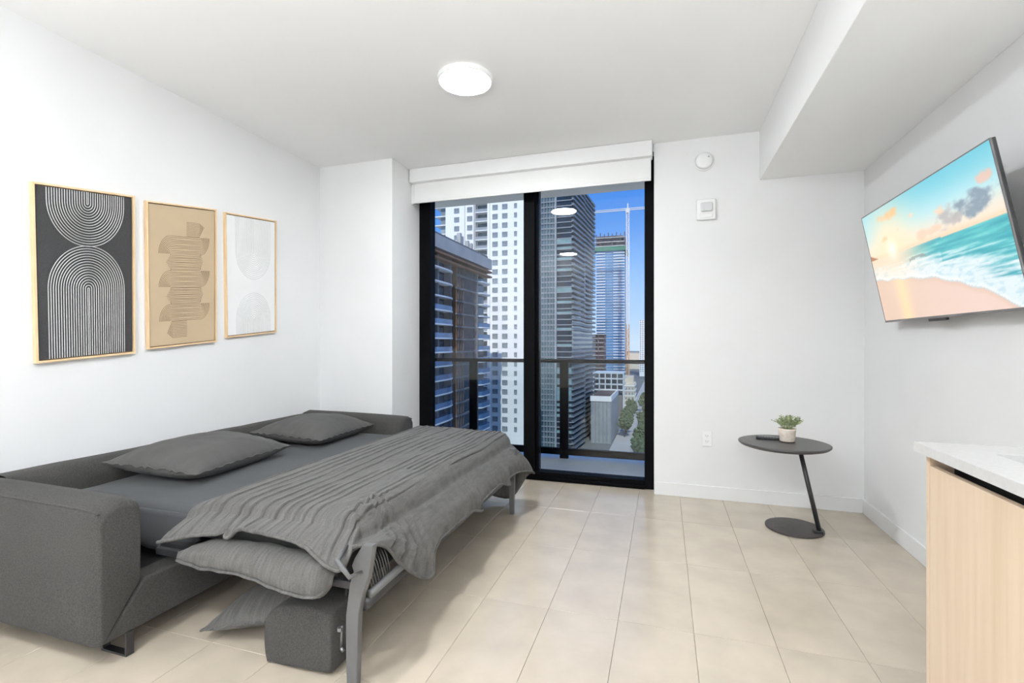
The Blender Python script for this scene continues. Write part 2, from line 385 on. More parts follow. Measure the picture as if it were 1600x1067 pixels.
# ------------------------------------------------------------------ pictures on the left wall
def picture(label, TL, TR, BL, BR, canvas, lines, lmat, bar):
    """corners as (y, z) in the wall plane; each picture is its own frame, canvas and raised lines"""
    def uv(u, v, d=0.):
        y = lerp(lerp(BL[0], BR[0], u), lerp(TL[0], TR[0], u), v); z = lerp(lerp(BL[1], BR[1], u), lerp(TL[1], TR[1], u), v)
        return Vector((XL + d, y, z))
    W = TR[0] - TL[0]; H = TL[1] - BL[1]; bu, bv = bar / W, bar / H; iu, iv = (bar + .006) / W, (bar + .006) / H
    r = tag(empty('framed_art', uv(.5, 0)), label, 'picture', 'framed line art over the sofa bed')
    def slab(p, d0, d1):
        m = MB(); b0 = [uv(u, v, d0) for u, v in p]; b1 = [uv(u, v, d1) for u, v in p]
        m.v += [tuple(x) for x in b0 + b1]
        m.f += [(3,2,1,0),(4,5,6,7)] + [(i,(i+1)%4,4+(i+1)%4,4+i) for i in range(4)]
        return m
    sides = [((0,0),(1,0),(1-bu,bv),(bu,bv)), ((0,1),(bu,1-bv),(1-bu,1-bv),(1,1)), ((0,0),(bu,bv),(bu,1-bv),(0,1)), ((1,0),(1,1),(1-bu,1-bv),(1-bu,bv))]
    for p in sides: obj('frame_bar', slab(p, .0, .022), M['framewood'], r)
    obj('shadow_gap', slab(((bu,bv),(1-bu,bv),(1-bu,1-bv),(bu,1-bv)), .002, .008), M['framedark'], r)
    cv = obj('canvas', slab(((iu,iv),(1-iu,iv),(1-iu,1-iv),(iu,1-iv)), .008, .016), canvas, r)
    m = MB()
    for path, hw in lines:
        pts = []
        for k, (u, v) in enumerate(path):
            pts.append(uv(lerp(iu, 1-iu, u), lerp(iv, 1-iv, v), .0164))
        n = len(pts); b = len(m.v)
        for k in range(n):
            d = (pts[min(k+1,n-1)] - pts[max(k-1,0)]); d.x = 0; d.normalize()
            s_ = Vector((0, -d.z, d.y)) * hw
            m.v += [tuple(pts[k]-s_), tuple(pts[k]+Vector((.0022,0,0))), tuple(pts[k]+s_)]
        for k in range(n-1):
            for q in range(2): m.f.append((b+3*k+q, b+3*k+q+1, b+3*k+4+q, b+3*k+3+q))
    obj('raised_lines', m, lmat, cv, fix=False)

def arches(n, ru, rv, ctop, cbot, cu=.5, hw=.0021, upto=1.0, seg=36):
    out = []
    for k in range(n):
        f = (k + .35) / (n - .65)
        a, b = ru * f, rv * f
        top = [(cu - a, upto)] + [(cu - a*math.cos(math.pi*t/seg), ctop - b*math.sin(math.pi*t/seg)) for t in range(seg+1)] + [(cu + a, upto)]
        bot = [(cu - a, .0)] + [(cu - a*math.cos(math.pi*t/seg), cbot + b*math.sin(math.pi*t/seg)) for t in range(seg+1)] + [(cu + a, .0)]
        out += [(top, hw), (bot, hw)]
    return out
def serpent():
    out = []; n = 11
    bands = [(.785, .655), (.655, .545), (.535, .415), (.408, .300), (.290, .170)]
    for bi, (vt, vb) in enumerate(bands):
        for k in range(n):
            f = k / (n - 1); v = lerp(vt, vb, f)
            p = [(.30, v), (.52, v + .004*math.sin(k*2.1+bi)), (.76, v)]
            if bi % 2 == 0:
                ra = (1 - f); rl = .17 * ra
                left = [(.30 - rl*math.sin(t*math.pi/2/10), vb + (v-vb)*math.cos(t*math.pi/2/10)) for t in range(10, 0, -1)]
                rr = .15 * f
                right = [(.76 + rr*math.sin(t*math.pi/2/10), vt - (vt-v)*math.cos(t*math.pi/2/10)) for t in range(1, 11)]
                p = (left if ra > .05 else []) + p + (right if f > .05 else [])
            else:
                d = .07 * (1 - abs(2*f-1))
                p = [(.30 - d, v - .006)] + p + [(.76 + d*.6, v + .006)]
            out.append((p, .0011))
    for k in range(n):
        f = k/(n-1)
        out.append(([(.54, lerp(.895,.79,f)), (.75, lerp(.890,.79,f)), (.75+.07*(1-f), lerp(.86,.79,f))], .0011))
        out.append(([(.30-.06*f, lerp(.16,.075,f)+.012*f), (.32, lerp(.165,.05,f)), (.54, lerp(.165,.05,f))], .0011))
    return out
def q(px, py):
    p = pt(px, py, X=XL + .022); return (p.y, p.z)
picture('tall black framed art with pale concentric arch lines', q(50,283), q(211,306), q(57,568), q(212,552), M['artblack'], arches(17, .405, .262, .93, .408, .5, .0022), M['lineslight'], .010)
picture('beige framed art with serpentine fine lines, between two others', q(229,313), q(339,327), q(232,546), q(339,534), M['artbeige'], serpent(), M['linesbrown'], .009)
picture('white framed art with faint grey arch lines', q(352,331), q(432.5,345), q(354.5,528), q(432.5,519), M['artwhite'], arches(14, .36, .23, .70, .12, .53, .0013), M['linesgrey'], .009)

# ------------------------------------------------------------------ television
tl, tr_, bl = Vector((1.145,3.42,1.954)), Vector((1.145,2.215,1.954)), Vector((1.270,3.42,1.319))
U, V = (tr_ - tl), (tl - bl); un, vn = U.normalized(), V.normalized(); N = un.cross(vn)
if N.x > 0: N = -N
def tv_box(u0, u1, v0, v1, d0, d1):
    m = MB(); P = lambda a, b, d: tuple(bl + U*a + V*b + N*d)
    for d in (d0, d1): m.v += [P(u0,v0,d), P(u1,v0,d), P(u1,v1,d), P(u0,v1,d)]
    m.f += [(3,2,1,0),(4,5,6,7)] + [(i,(i+1)%4,4+(i+1)%4,4+i) for i in range(4)]
    return m
tv = tag(empty('television', bl + U*.5), 'large flat television tilted from the wall showing a beach sunrise', 'television')
obj('panel', tv_box(0,1,0,1,-.018,-.004), M['blackmetal'], tv, bevel=.003)
obj('rear_housing', tv_box(.2,.8,.2,.72,-.055,-.018), M['blackmetal'], tv, bevel=.008)
M['tvbezel'] = mat('tv_bezel', (.22,.21,.21), .35, metal=.6, var=.05)
for a in ((0,1,0,.018), (0,1,.992,1), (0,.0045,.018,.992), (.9955,1,.018,.992)):
    obj('bezel', tv_box(*a, -.004, .0015), M['tvbezel'], tv)
obj('sensor_bar', tv_box(.40,.53,-.022,0,-.014,.0005), M['blackmetal'], tv, bevel=.002)
wl = Vector((XR, (bl + U*.5).y, 1.60))
obj('wall_bracket', MB().box(XR-.013, XR-.001, 2.62, 3.02, 1.50, 1.74).box(XR-.10, XR-.012, 2.78, 2.86, 1.54, 1.66), M['blackmetal'], tv, bevel=.002)

def beach(u, v):
    """colour of the picture on the screen: sky, sunrise, sea, foam and sand (display values)"""
    mix = lambda a, b, t: tuple(lerp(a[i], b[i], max(0., min(1., t))) for i in range(3))
    hz = .575 - .02*u
    sx_, sy_ = .235, hz + .045
    d = math.hypot((u - sx_)*1.75, v - sy_)
    glow = math.exp(-(d/.34)**2); core = math.exp(-(d/.075)**2)
    shore = interp([(0,.395),(.2,.36),(.4,.325),(.55,.285),(.67,.225),(.78,.17),(.89,.08),(1.0,-.03)], u)[0] + .012*fbm(u*14, 3.1) + .006*math.sin(u*40)
    if v > hz:
        t = (v - hz) / (1 - hz)
        c = mix((.98,.90,.82), (.76,.91,.93), sstep(.05,.55,t)); c = mix(c, (.47,.80,.87), sstep(.35,1.0,t)*sstep(-.2,.9,u+.2*t))
        c = mix(c, (1.,.90,.74), glow*.9)
        def cloud(cu, cv, ru, rv, seed, col, k=1.):
            q_ = ((u-cu)/ru)**2 + ((v-cv)/rv)**2
            return sstep(.15, 1.0, 1 - q_ + .85*fbm(u*15+seed, v*15+seed, seed, 5)) * k
        for (cu,cv,ru,rv,sd_,col,k) in ((.86,.70,.15,.10,1.,(.55,.62,.68),.95),(.93,.82,.05,.05,2.2,(.95,.76,.68),.8),(.70,.67,.10,.09,3.,(.72,.70,.70),.8),(.66,.74,.05,.05,4.2,(.98,.82,.70),.8),
                                        (.55,.63,.14,.045,5.,(.96,.80,.70),.7),(.26,.90,.11,.055,6.3,(.97,.76,.52),.9),(.17,.72,.05,.03,7.7,(.95,.74,.50),.8),(.45,.81,.03,.022,8.1,(.98,.85,.74),.7),(.33,.76,.02,.02,9.4,(.97,.82,.66),.6)):
            c = mix(c, col, cloud(cu,cv,ru,rv,sd_,col,k))
        c = mix(c, (.97,.83,.70), sstep(.12,.0,t)*.8)
        if u < .08 and v < hz + .05 - u*.6: c = mix(c, (.62,.36,.20), .8)
    elif v > shore:
        t = (hz - v) / max(hz - shore, .01)
        wv = fbm(u*5, v*46, 1.7, 4)
        sea = mix((.26,.66,.72), (.40,.80,.80), .5+wv)
        sea = mix(sea, (.93,.84,.74), sstep(.62,.22,u)*.95)
        foam = sstep(.25,.62, t + .35*wv - .08*(u > .6))
        c = mix(sea, (.93,.95,.96), foam*.92)
        c = mix(c, (.72,.85,.90), sstep(.05,.5,fbm(u*22, v*36, 5.,3))*.6*foam)
        c = mix(c, (.98,.88,.78), sstep(.55,.1,u)*.35)
        if abs(v-(hz-.10+.02*math.sin(u*18))) < .012 and .36 < u < .5: c = mix(c, (.55,.60,.60), .8)
        c = mix(c, (1,1,1), sstep(.035,.0,v-shore)*.55)
    else:
        c = mix((.90,.78,.70), (.93,.82,.77), sstep(0,.8,u)); c = mix(c, (.86,.72,.63), sstep(.06,.0,shore-v)*.5)
        c = mix(c, (1.,.88,.68), math.exp(-((u-.24)/.055)**2)*.75)
        c = mix(c, (.80,.88,.91), sstep(.016,.004,shore-v)*.9)
    c = mix(c, (1.,.93,.80), glow*.35); c = mix(c, (1.,.99,.92), core*.98)
    return c
NU, NV = 200, 112
m = MB().grid(lambda i, j: bl + U*lerp(.0045,.9955,i) + V*lerp(.018,.992,j) + N*.0002, NU, NV)
scr = obj('screen', m, None, tv, fix=False) if False else None
me = m.mesh('screen', base_of(tv), False, False)
at = me.color_attributes.new('picture', 'FLOAT_COLOR', 'POINT')
k = 0
tolin = lambda x: x/12.92 if x <= .04045 else ((x+.055)/1.055)**2.4
for i in range(NU+1):
    for j in range(NV+1):
        cc = beach(i/NU, j/NV); at.data[k].color = (tolin(cc[0]), tolin(cc[1]), tolin(cc[2]), 1); k += 1
ms = bpy.data.materials.new('tv_screen'); ms.use_nodes = True; n_ = ms.node_tree; b_ = n_.nodes['Principled BSDF']
b_.inputs['Base Color'].default_value = (.01,.01,.01,1); b_.inputs['Roughness'].default_value = .35; b_.inputs['Specular IOR Level'].default_value = .2
va = n_.nodes.new('ShaderNodeVertexColor'); va.layer_name = 'picture'
n_.links.new(va.outputs[0], b_.inputs['Emission Color']); b_.inputs['Emission Strength'].default_value = 1.0
me.materials.append(ms)
scr = bpy.data.objects.new('screen', me); COL.objects.link(scr); scr.parent = tv

# ------------------------------------------------------------------ sofa bed
YA, YAi, YZi, YZ = 1.205, 1.365, 3.325, 3.50     # outer/inner sides of the near and far arm
XS = -1.95                                        # sofa front
sofa = tag(empty('sofa_bed', (-2.2, 2.35, 0)), 'grey fabric sofa bed folded out along the wall', 'sofa bed')
def arm(yo, yi, name, top):
    sgn = 1 if yi > yo else -1
    def f(i, j):
        return None
    # profile across the arm (y, z), swept along x with a soft crown
    prof = [(yo, .085), (yo, top-.045), (yo + sgn*.012, top-.018), (yo + sgn*.035, top-.004), (lerp(yo, yi, .5), top+.006), (yi - sgn*.03, top-.004), (yi - sgn*.010, top-.018), (yi, top-.045), (yi, .275)]
    m = MB(); xs = [(-2.935, -0.03), (-2.925, -.008), (-2.90, 0), (-2.6, 0), (-2.3, -.003), (-2.05, -.008), (-1.985, -.012), (-1.962, -.018), (XS, -.034)]
    b = len(m.v); n = len(prof); cy = (yo + yi) / 2
    for x, dz in xs:
        pin = 0.
        if x > -1.98: pin = sstep(-1.98, XS, x) * .012
        for (y, z) in prof:
            hh = sstep(.45, top, z)
            yy = y + (cy - y) * (pin / max(abs(y - cy), .01)) if abs(y-cy) > .02 else y
            bow = sgn * -.010 * math.sin(max(0., min(1., (z-.08)/(top-.08)))*math.pi) if y == yo else 0
            m.v.append((x, yy + bow, z + dz*hh))
    for i in range(len(xs)-1):
        for j in range(n):
            m.f.append((b+i*n+j, b+i*n+(j+1)%n, b+(i+1)*n+(j+1)%n, b+(i+1)*n+j))
    m.f += [tuple(b+j for j in range(n)), tuple(b+(len(xs)-1)*n+j for j in range(n-1,-1,-1))]
    o = obj(name, m, M['sofa'], sofa, smooth=True)
    o.modifiers.new('bevel', 'BEVEL').width = .008; o.modifiers['bevel'].segments = 3; o.modifiers['bevel'].limit_method = 'ANGLE'; o.modifiers['bevel'].angle_limit = math.radians(35)
    # piping along the outer top edge
    obj('piping', MB().tube([(x, yo + sgn*.008, top-.022 + dz*.9) for x, dz in xs[2:-1]], .004, 8), M['sofa'], o, smooth=True)
arm(YA, YAi, 'arm', .61); arm(YZ, YZi, 'arm', .615)
# backrest: long rounded bolster with a slightly uneven top
def back_f(i, j):
    y = lerp(YAi+.002, YZi-.002, i)
    t = j * 2*math.pi
    cx, cz, hx, hz_ = -2.865, .415, .080, .185
    c, s_ = math.cos(t), math.sin(t)
    ex = (abs(c)**.45)*(1 if c > 0 else -1); ez = (abs(s_)**.45)*(1 if s_ > 0 else -1)
    end = 1.
    return Vector((cx + hx*ex*end + .006*fbm(y*3, ez, 2)*(c > 0), y, cz + hz_*ez*(1-.08*(1-end)/.35) + (.006*fbm(y*2.2, .3) if ez > 0 else 0)))
obj('backrest', MB().grid(back_f, 60, 32), M['sofa'], sofa, smooth=True)
# front rail, mitred into both arms, and the dark seat well behind it
obj('front_rail', MB().prism([(YA+.012,.088),(YAi+.004,.272),(YZi-.004,.272),(YZ-.012,.088)], 0, -2.06, XS-.004), M['sofa'], sofa, bevel=.012, seg=3)
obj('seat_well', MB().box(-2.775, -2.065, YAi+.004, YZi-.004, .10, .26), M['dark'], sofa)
def sled(y):
    m = MB(); x0, x1, w, t = -2.09, -1.952, .03, .009
    m.box(x0, x1, y, y+w, 0, t).box(x0, x0+t, y, y+w, t, .092).box(x1-t, x1, y, y+w, t, .092)
    return m
for yy in (1.30, 3.38): obj('leg', sled(yy), M['blackmetal'], sofa, bevel=.002)
for yy in (1.30, 3.38):
    m = MB(); m.v = []; m.box(-2.90, -2.76, yy, yy+.03, 0, .009).box(-2.90, -2.891, yy, yy+.03, .009, .1).box(-2.769, -2.76, yy, yy+.03, .009, .1)
    obj('leg', m, M['blackmetal'], sofa, bevel=.002)

# mattress with fitted sheet
YM0, YM1, XM0, XM1, ZM = 1.540, 3.270, -2.775, -1.095, .492
def matt_f(i, j):
    """rounded slab: i around the section (x,z), j along y"""
    y = lerp(YM0, YM1, j); t = i*2*math.pi; c, s_ = math.cos(t), math.sin(t)
    ex = (abs(c)**.22)*(1 if c > 0 else -1); ez = (abs(s_)**.42)*(1 if s_ > 0 else -1)
    e_ = min(j, 1-j)*(YM1-YM0); rr = .05
    k = 1. if e_ > rr else math.sqrt(max(0, 1-((rr-e_)/rr)**2))
    z = .425 + (ZM-.425)*ez*k
    if ez > .5: z += .006*fbm(y*2.5, ex*4, 3)
    return Vector((lerp(XM0, XM1, .5+.5*ex), y, z))
def dense(nj): return [0] + [.002,.006,.012,.02,.028] + [lerp(.035,.965,k/(nj)) for k in range(nj+1)] + [.972,.98,.988,.994,.998] + [1]
js = dense(50); m = MB(); NI = 120
for i in range(NI):
    for j in js: m.v.append(tuple(matt_f(i/NI, j)))
nj = len(js)
for i in range(NI):
    for j in range(nj-1): m.f.append((i*nj+j, ((i+1)%NI)*nj+j, ((i+1)%NI)*nj+j+1, i*nj+j+1))
obj('mattress', m, M['sheet'], sofa, smooth=True, label='thin mattress under a smooth grey fitted sheet')
# tucked sheet corner hanging beside the arm
def flap(i, j):
    x = lerp(-2.70, -1.86, i); return Vector((x, YM0 - .012 - .05*j*(.5+.5*math.sin(i*5)) - .006*math.sin(i*31)*j, .47 - .17*j*(.75+.25*math.sin(i*9+1))))
fo = obj('sheet_flap', MB().grid(flap, 50, 8), M['sheet'], sofa, smooth=True); so_ = fo.modifiers.new('solid', 'SOLIDIFY'); so_.thickness = .006

# pull-out steel frame
YL0, YL1 = 1.425, 3.215
def P2(cx, cy, Y): # point on the plane of the near leg
    p = pt(cx, cy, Y=Y); return (p.x, p.z)
leg_px = [(583,853),(566,852),(553,873),(549,884),(552,893),(546,912),(543,938),(540,962),(540,1010),(541,1067)]
lp = [P2(a, b, YL0) for a, b in leg_px]
lp += [(P2(541,1067,YL0)[0]+.001, .0), (P2(557,1067,YL0)[0]-.001, .0), P2(557,1067,YL0), P2(560,960,YL0), P2(566,932,YL0), P2(575,905,YL0), P2(580,875,YL0)]
obj('bed_leg', MB().prism(lp, 1, YL0, YL0+.028), M['bedmetal'], sofa, bevel=.004)
X1 = -1.012
fl = [(X1-.030,.46),(X1+.030,.46),(X1+.026,.36),(X1+.016,.0),(X1-.014,.0),(X1-.022,.30)]
obj('bed_leg', MB().prism(fl, 1, YL1-.028, YL1), M['bedmetal'], sofa, bevel=.004)
xr = lambda y: lerp(lp[0][0]-.045, X1, (y-YL0)/(YL1-YL0))
obj('foot_rail', MB().tube([(xr(y)+.012, y, .318) for y in (YL0+.03, 2.3, YL1-.03)], .015, 12), M['bedmetal'], sofa, smooth=True)
obj('under_rail', MB().tube([(xr(y)-.012, y, .278) for y in (YL0+.03, 2.3, YL1-.03)], .024, 10), M['blackmetal'], sofa, smooth=True)
for yy in (YL0+.006, YL1-.024):
    obj('side_rail', MB().box(-1.98, xr(yy)-.03, yy, yy+.02, .335, .362), M['blackmetal'], sofa, bevel=.003)
obj('slat_base', MB().box(-2.04, -1.14, YL0+.07, YL1-.07, .335, .352), M['dark'], sofa)
obj('strap_backing', MB().box(-1.092, -1.086, YL0+.04, YL1-.04, .29, .45), M['dark'], sofa)
for k in range(22):
    y = YL0 + .05 + k*.016 + (k > 8)*(k-8)*.09
    if y < YL1 - .05: obj('strap', MB().tube([(xr(y)+.008, y, .322), (xr(y)-.012, y, .39), (xr(y)-.03, y, .425)], .0028, 6), M['bedmetal'], sofa, smooth=True)
a, b = pt(527,876,Y=1.362), pt(546,902,Y=1.362)
obj('pull_handle', MB().tube([a+Vector((-.03,.09,.01)), a, lerp(a,b,.5), b, b+Vector((.012,.05,-.004))], [.007,.0085,.0085,.0085,.006], 12), M['bedmetal'], sofa, smooth=True)
p0 = pt(533,1012,Y=YL0+.01); p1 = pt(534.5,978,Y=YL0+.01)
obj('hinge_rod', MB().tube([p0, p1], .0045, 8).tube([pt(537,1018,Y=YL0+.01), p0], .006, 8), M['steelpole'], sofa, smooth=True)
obj('hinge_bolt', MB().lathe([(.010,0),(.010,.012)], pt(531.5,985,Y=YL0+.005), 10), M['steelpole'], sofa)
# folded back cushion hanging under the foot of the bed
bc = [P2(411,1052,1.43),(-1.435,.10),(-1.428,.155),(-1.405,.195),(-1.36,.222),(-1.29,.236),(-1.20,.240),(-1.140,.222),(-1.128,.18),(-1.125,.10),(-1.130,.030),(-1.16,.014)]
bc[0] = (-1.425, .014); bc.insert(0, (-1.39, .004))
def cush(i, j):
    n = len(bc); t = i*n; k = int(t) % n; f = t - int(t)
    pr = interp([(0,*bc[(k-1)%n]),(1,*bc[k]),(2,*bc[(k+1)%n]),(3,*bc[(k+2)%n])], 1+f)
    e_ = min(j, 1-j)*.17; kk = 1 if e_ > .025 else .93+.07*math.sqrt(max(0,1-((.025-e_)/.025)**2))
    cx, cz = -1.28, .12
    return Vector((cx+(pr[0]-cx)*kk, lerp(1.435, 1.605, j), cz+(pr[1]-cz)*kk))
m = MB(); js = [0,.01,.03,.06,.10,.15] + [lerp(.2,.8,k/4) for k in range(5)] + [.85,.90,.94,.97,.99,1]; NI = 78; nj = len(js)
for i in range(NI):
    for j in js: m.v.append(tuple(cush(i/NI, j)))
for i in range(NI):
    for j in range(nj-1): m.f.append((i*nj+j, ((i+1)%NI)*nj+j, ((i+1)%NI)*nj+j+1, i*nj+j+1))
m.f += [tuple(i*nj for i in range(NI)), tuple(i*nj+nj-1 for i in range(NI-1,-1,-1))]
obj('folded_back_cushion', m, M['sofa'], sofa, smooth=True, label='rounded grey cushion folded under the foot of the bed')

# ------------------------------------------------------------------ pillows
def pillow(name, label, cat, L, W, T, loc, rz, ry=0., rx=0., seed=0., m=None, group=None, flat=.30, wr=1.):
    """L along local y, W along local x; base at z = 0; pointed corners, gathered short edges"""
    n = 56; mb = MB()
    def outline(a, b):
        x = a * W/2 * (1 - .055*(1-b*b)); y = b * L/2 * (1 - .05*(1-a*a))
        return x, y
    def thick(a, b):
        return (max(0., 1-abs(a)**2.6)**.62) * (max(0., 1-abs(b)**2.8)**.62)
    idx = {}
    for s_ in (1, -1):
        for i in range(n+1):
            for j in range(n+1):
                if s_ == -1 and (i in (0,n) or j in (0,n)): idx[(s_,i,j)] = idx[(1,i,j)]; continue
                a = math.sin((i/n*2-1)*math.pi/2); b = math.sin((j/n*2-1)*math.pi/2)
                x, y = outline(a, b); t = thick(a, b)
                g = abs(b)**5 * (1-abs(a)**4)
                w_ = wr*(.0055*math.sin(a*26+seed+3*fbm(a*3, b*2, seed))*g + .004*math.sin(b*30+seed)*abs(a)**6*(1-abs(b)**4) + .007*fbm(a*1.8+seed, b*1.8, seed)*t)
                z = T*flat + (T*(1-flat)*t if s_ == 1 else -T*flat*t**.7) + (w_ if s_ == 1 else w_*.3)
                idx[(s_,i,j)] = len(mb.v); mb.v.append((x, y, z))
    for s_ in (1, -1):
        for i in range(n):
            for j in range(n):
                q_ = (idx[(s_,i,j)], idx[(s_,i+1,j)], idx[(s_,i+1,j+1)], idx[(s_,i,j+1)])
                mb.f.append(q_ if s_ == 1 else q_[::-1])
    root = tag(empty(name, loc), label, cat, group)
    root.rotation_euler = (rx, ry, rz)
    def local(nm, mbb):
        me_ = mbb.mesh(nm, (0,0,0), True); o = bpy.data.objects.new(nm, me_); COL.objects.link(o); o.parent = root; me_.materials.append(m); return o
    local('pillow_body', mb)
    ring = [idx[(1,i,0)] for i in range(n)] + [idx[(1,n,j)] for j in range(n)] + [idx[(1,i,n)] for i in range(n,0,-1)] + [idx[(1,0,j)] for j in range(n,0,-1)]
    path = []
    for k_ in ring:
        v = Vector(mb.v[k_])
        if not path or (v-path[-1]).length > .003: path.append(v)
    local('seam_piping', MB().tube(path, .0042, 6, closed=True))
    return root
pillow('pillow', 'plump grey pillow nearest the sofa arm', 'pillow', .69, .57, .185, (-2.485, 2.075, .486), math.radians(5), math.radians(3), 0, 1.3, M['pillow'], 'grey bed pillows', .46, 1.2)
pillow('pillow', 'plump grey pillow farther along, beside the far sofa arm', 'pillow', .66, .56, .175, (-2.455, 2.950, .486), math.radians(3), math.radians(3), 0, 4.1, M['pillow'], 'grey bed pillows', .46, 1.2)
pillow('cushion', 'flat grey cushion lying on the floor under the bed', 'cushion', .66, .56, .16, (-1.500, 1.80, .060), math.radians(3), math.radians(-14), 0, 2.2, M['spread'], None, .35)

# ------------------------------------------------------------------ folded quilt edge under the spread
def roll_f(i, j):
    x = lerp(-1.80, -1.105, j); t = i*2*math.pi
    prm = interp([(0,.375,.004,.004,1.385),(.06,.382,.030,.020,1.40),(.2,.388,.058,.044,1.415),(.5,.392,.065,.050,1.42),(.8,.378,.070,.060,1.415),(.96,.370,.060,.058,1.415),(1,.370,.008,.008,1.42)], j)
    cz, ry_, rz_, cy = prm
    w_ = 1 + .10*fbm(x*9, math.cos(t)*1.2, math.sin(t)*1.2) + .03*math.sin(x*60)*(math.sin(t) < 0)
    return Vector((x, cy - ry_*math.cos(t)*w_, cz + rz_*math.sin(t)*w_ - .012*math.cos(t)))
qd = tag(empty('folded_quilt', (-1.45, 1.39, .34)), 'thick folded grey quilt edge bulging below the pleated spread', 'quilt')
obj('quilt_body', MB().grid(roll_f, 48, 70, wrap_u=True), M['spread'], qd, smooth=True)
obj('seam_piping', MB().tube([roll_f(.925 + .01*math.sin(k*.9), .01+.97*k/60) + Vector((0,-.004,-.003)) for k in range(61)], .0055, 8), M['spread'], qd, smooth=True)

# ------------------------------------------------------------------ pleated bedspread
XH, XFt, YN, YFf, ZT = -1.90, -1.045, 1.50, 3.36, .556
NX, NY, ND = 400, 150, 26
pleats = []
x = XH + .06
while x < XFt - .012:
    pleats.append((x, random.uniform(0, 9), random.uniform(.7, 1.2)))
    t = (x - XH) / (XFt - XH)
    x += lerp(.066, .031, t) * random.uniform(.8, 1.25)
skipx = (-1.245, -1.175)
def pleat(x, y):
    """height of the pin tucks that run along the bed"""
    h = 0.
    xx = x + .006*fbm(y*1.6, x*2, 4.) + .004*math.sin(y*3.1 + x*9)
    for (c, sd_, am) in pleats:
        if skipx[0] < c < skipx[1] and y < 2.15: continue
        d = xx - c
        if abs(d) < .034:
            on = sstep(-.30, .05, noise.noise((y*2.1 + sd_*7, sd_, 0)) + .12)
            f = .55*sstep(-.026, -.001, d)*sstep(.0022, .0, d) - 1.0*math.exp(-((d-.0035)/.0026)**2)
            h += .0092 * am * on * f
    return h
def top_pt(i, j):
    x, y = lerp(XH, XFt, i), lerp(YN, YFf, j)
    # rounded corners at the foot
    dn, df, ff = y - YN, XFt - x, YFf - y
    for d2, sgn in ((dn, 1), (ff, -1)):
        R = .10
        if d2 < R and df < R:
            a_, b_ = R - d2, R - df; r_ = math.hypot(a_, b_); mx = max(a_, b_)
            if r_ > 1e-6:
                k_ = mx / r_; nb, na = b_*k_, a_*k_
                x = XFt - R + nb; y = (YN + R - na) if sgn == 1 else (YFf - R + na)
    R = .085
    dd = []
    for d2, kz in ((dn, .50), (df, 1.), (ff, 1.)): dd.append(0 if d2 >= R else kz*(R - math.sqrt(max(0, R*R - (R-d2)**2))))
    drop = max(dd)
    z = ZT - drop + .012*math.sin(math.pi*i)*math.sin(math.pi*j) + .010*fbm(x*2.2, y*1.7, 7.) - .040*sstep(.14, 0, x-XH)
    return Vector((x, y, z))
def hem_near(x):
    # (px, py, Y) read along the near hem
    return interp(HN, x)
HN = []
for (px, py, Y) in ((246,848,1.385),(300,838,1.40),(340,836,1.405),(356,841,1.41),(372,828,1.40),(400,832,1.395),(440,842,1.39),(478,858,1.385),(505,882,1.385),(530,893,1.385),(545,868,1.39)):
    p = pt(px, py, Y=Y); HN.append((p.x, p.x, p.y, p.z))
# spread the hem keys evenly over the top edge
HNk = []
for k_, r_ in enumerate(HN): HNk.append((max(0., min(1., (r_[1]-HN[0][1])/(HN[-1][1]-HN[0][1]))), *r_[1:]))
HF = [(0.0, -1.035, 1.41, .492), (.03, -1.005, 1.43, .492), (.075, -.965, 1.52, .46), (.115, -.945, 1.60, .365), (.155, -.915, 1.70, .272), (.185, -.905, 1.78, .245), (.215, -.930, 1.85, .290), (.27, -.955, 1.97, .315), (.36, -.960, 2.15, .315),
      (.45, -.950, 2.33, .318), (.475, -.935, 2.39, .300), (.50, -.955, 2.44, .318), (.60, -.960, 2.62, .325), (.70, -.955, 2.80, .325), (.735, -.93, 2.87, .30), (.77, -.955, 2.93, .32), (.90, -.950, 3.20, .300), (.96, -.915, 3.36, .265), (1.0, -.905, 3.42, .235)]
HFar = [(0., -.905, 3.42, .235), (.05, -.97, 3.455, .21), (.13, -1.08, 3.42, .05), (.3, -1.25, 3.42, .05), (.6, -1.55, 3.42, .14), (1., -1.86, 3.44, .30)]
m = MB(); gid = {}
tops = {}
for i in range(NX+1):
    for j in range(NY+1):
        p = top_pt(i/NX, j/NY); tops[(i,j)] = p
for i in range(NX+1):
    for j in range(NY+1):
        p = tops[(i,j)]
        a_, b_ = tops[(min(i+1,NX),j)] - tops[(max(i-1,0),j)], tops[(i,min(j+1,NY))] - tops[(i,max(j-1,0))]
        n3 = a_.cross(b_); n3 = n3.normalized() if n3.length > 1e-9 else Vector((0,0,1))
        if n3.z < 0: n3 = -n3
        bu = math.exp(-(((p.x+1.10)/.07)**2 + ((p.y-1.66)/.10)**2))       # gathered corner
        h = pleat(p.x, p.y) * (1 + .8*bu) + bu*(.016*math.sin(p.y*95 + 6*fbm(p.x*9, p.y*9)) + .012*fbm(p.x*24, p.y*24, 1.))
        h += .0016*fbm(p.x*30, p.y*22, 2.)
        gid[(i,j)] = len(m.v); m.v.append(tuple(p + n3*h))
for i in range(NX):
    for j in range(NY): m.f.append((gid[(i,j)], gid[(i+1,j)], gid[(i+1,j+1)], gid[(i,j+1)]))
per = [(i,0,'n',i/NX) for i in range(NX+1)] + [(NX,j,'f',j/NY) for j in range(1,NY+1)] + [(i,NY,'r',1-i/NX) for i in range(NX-1,-1,-1)]
hem = []; rows = []
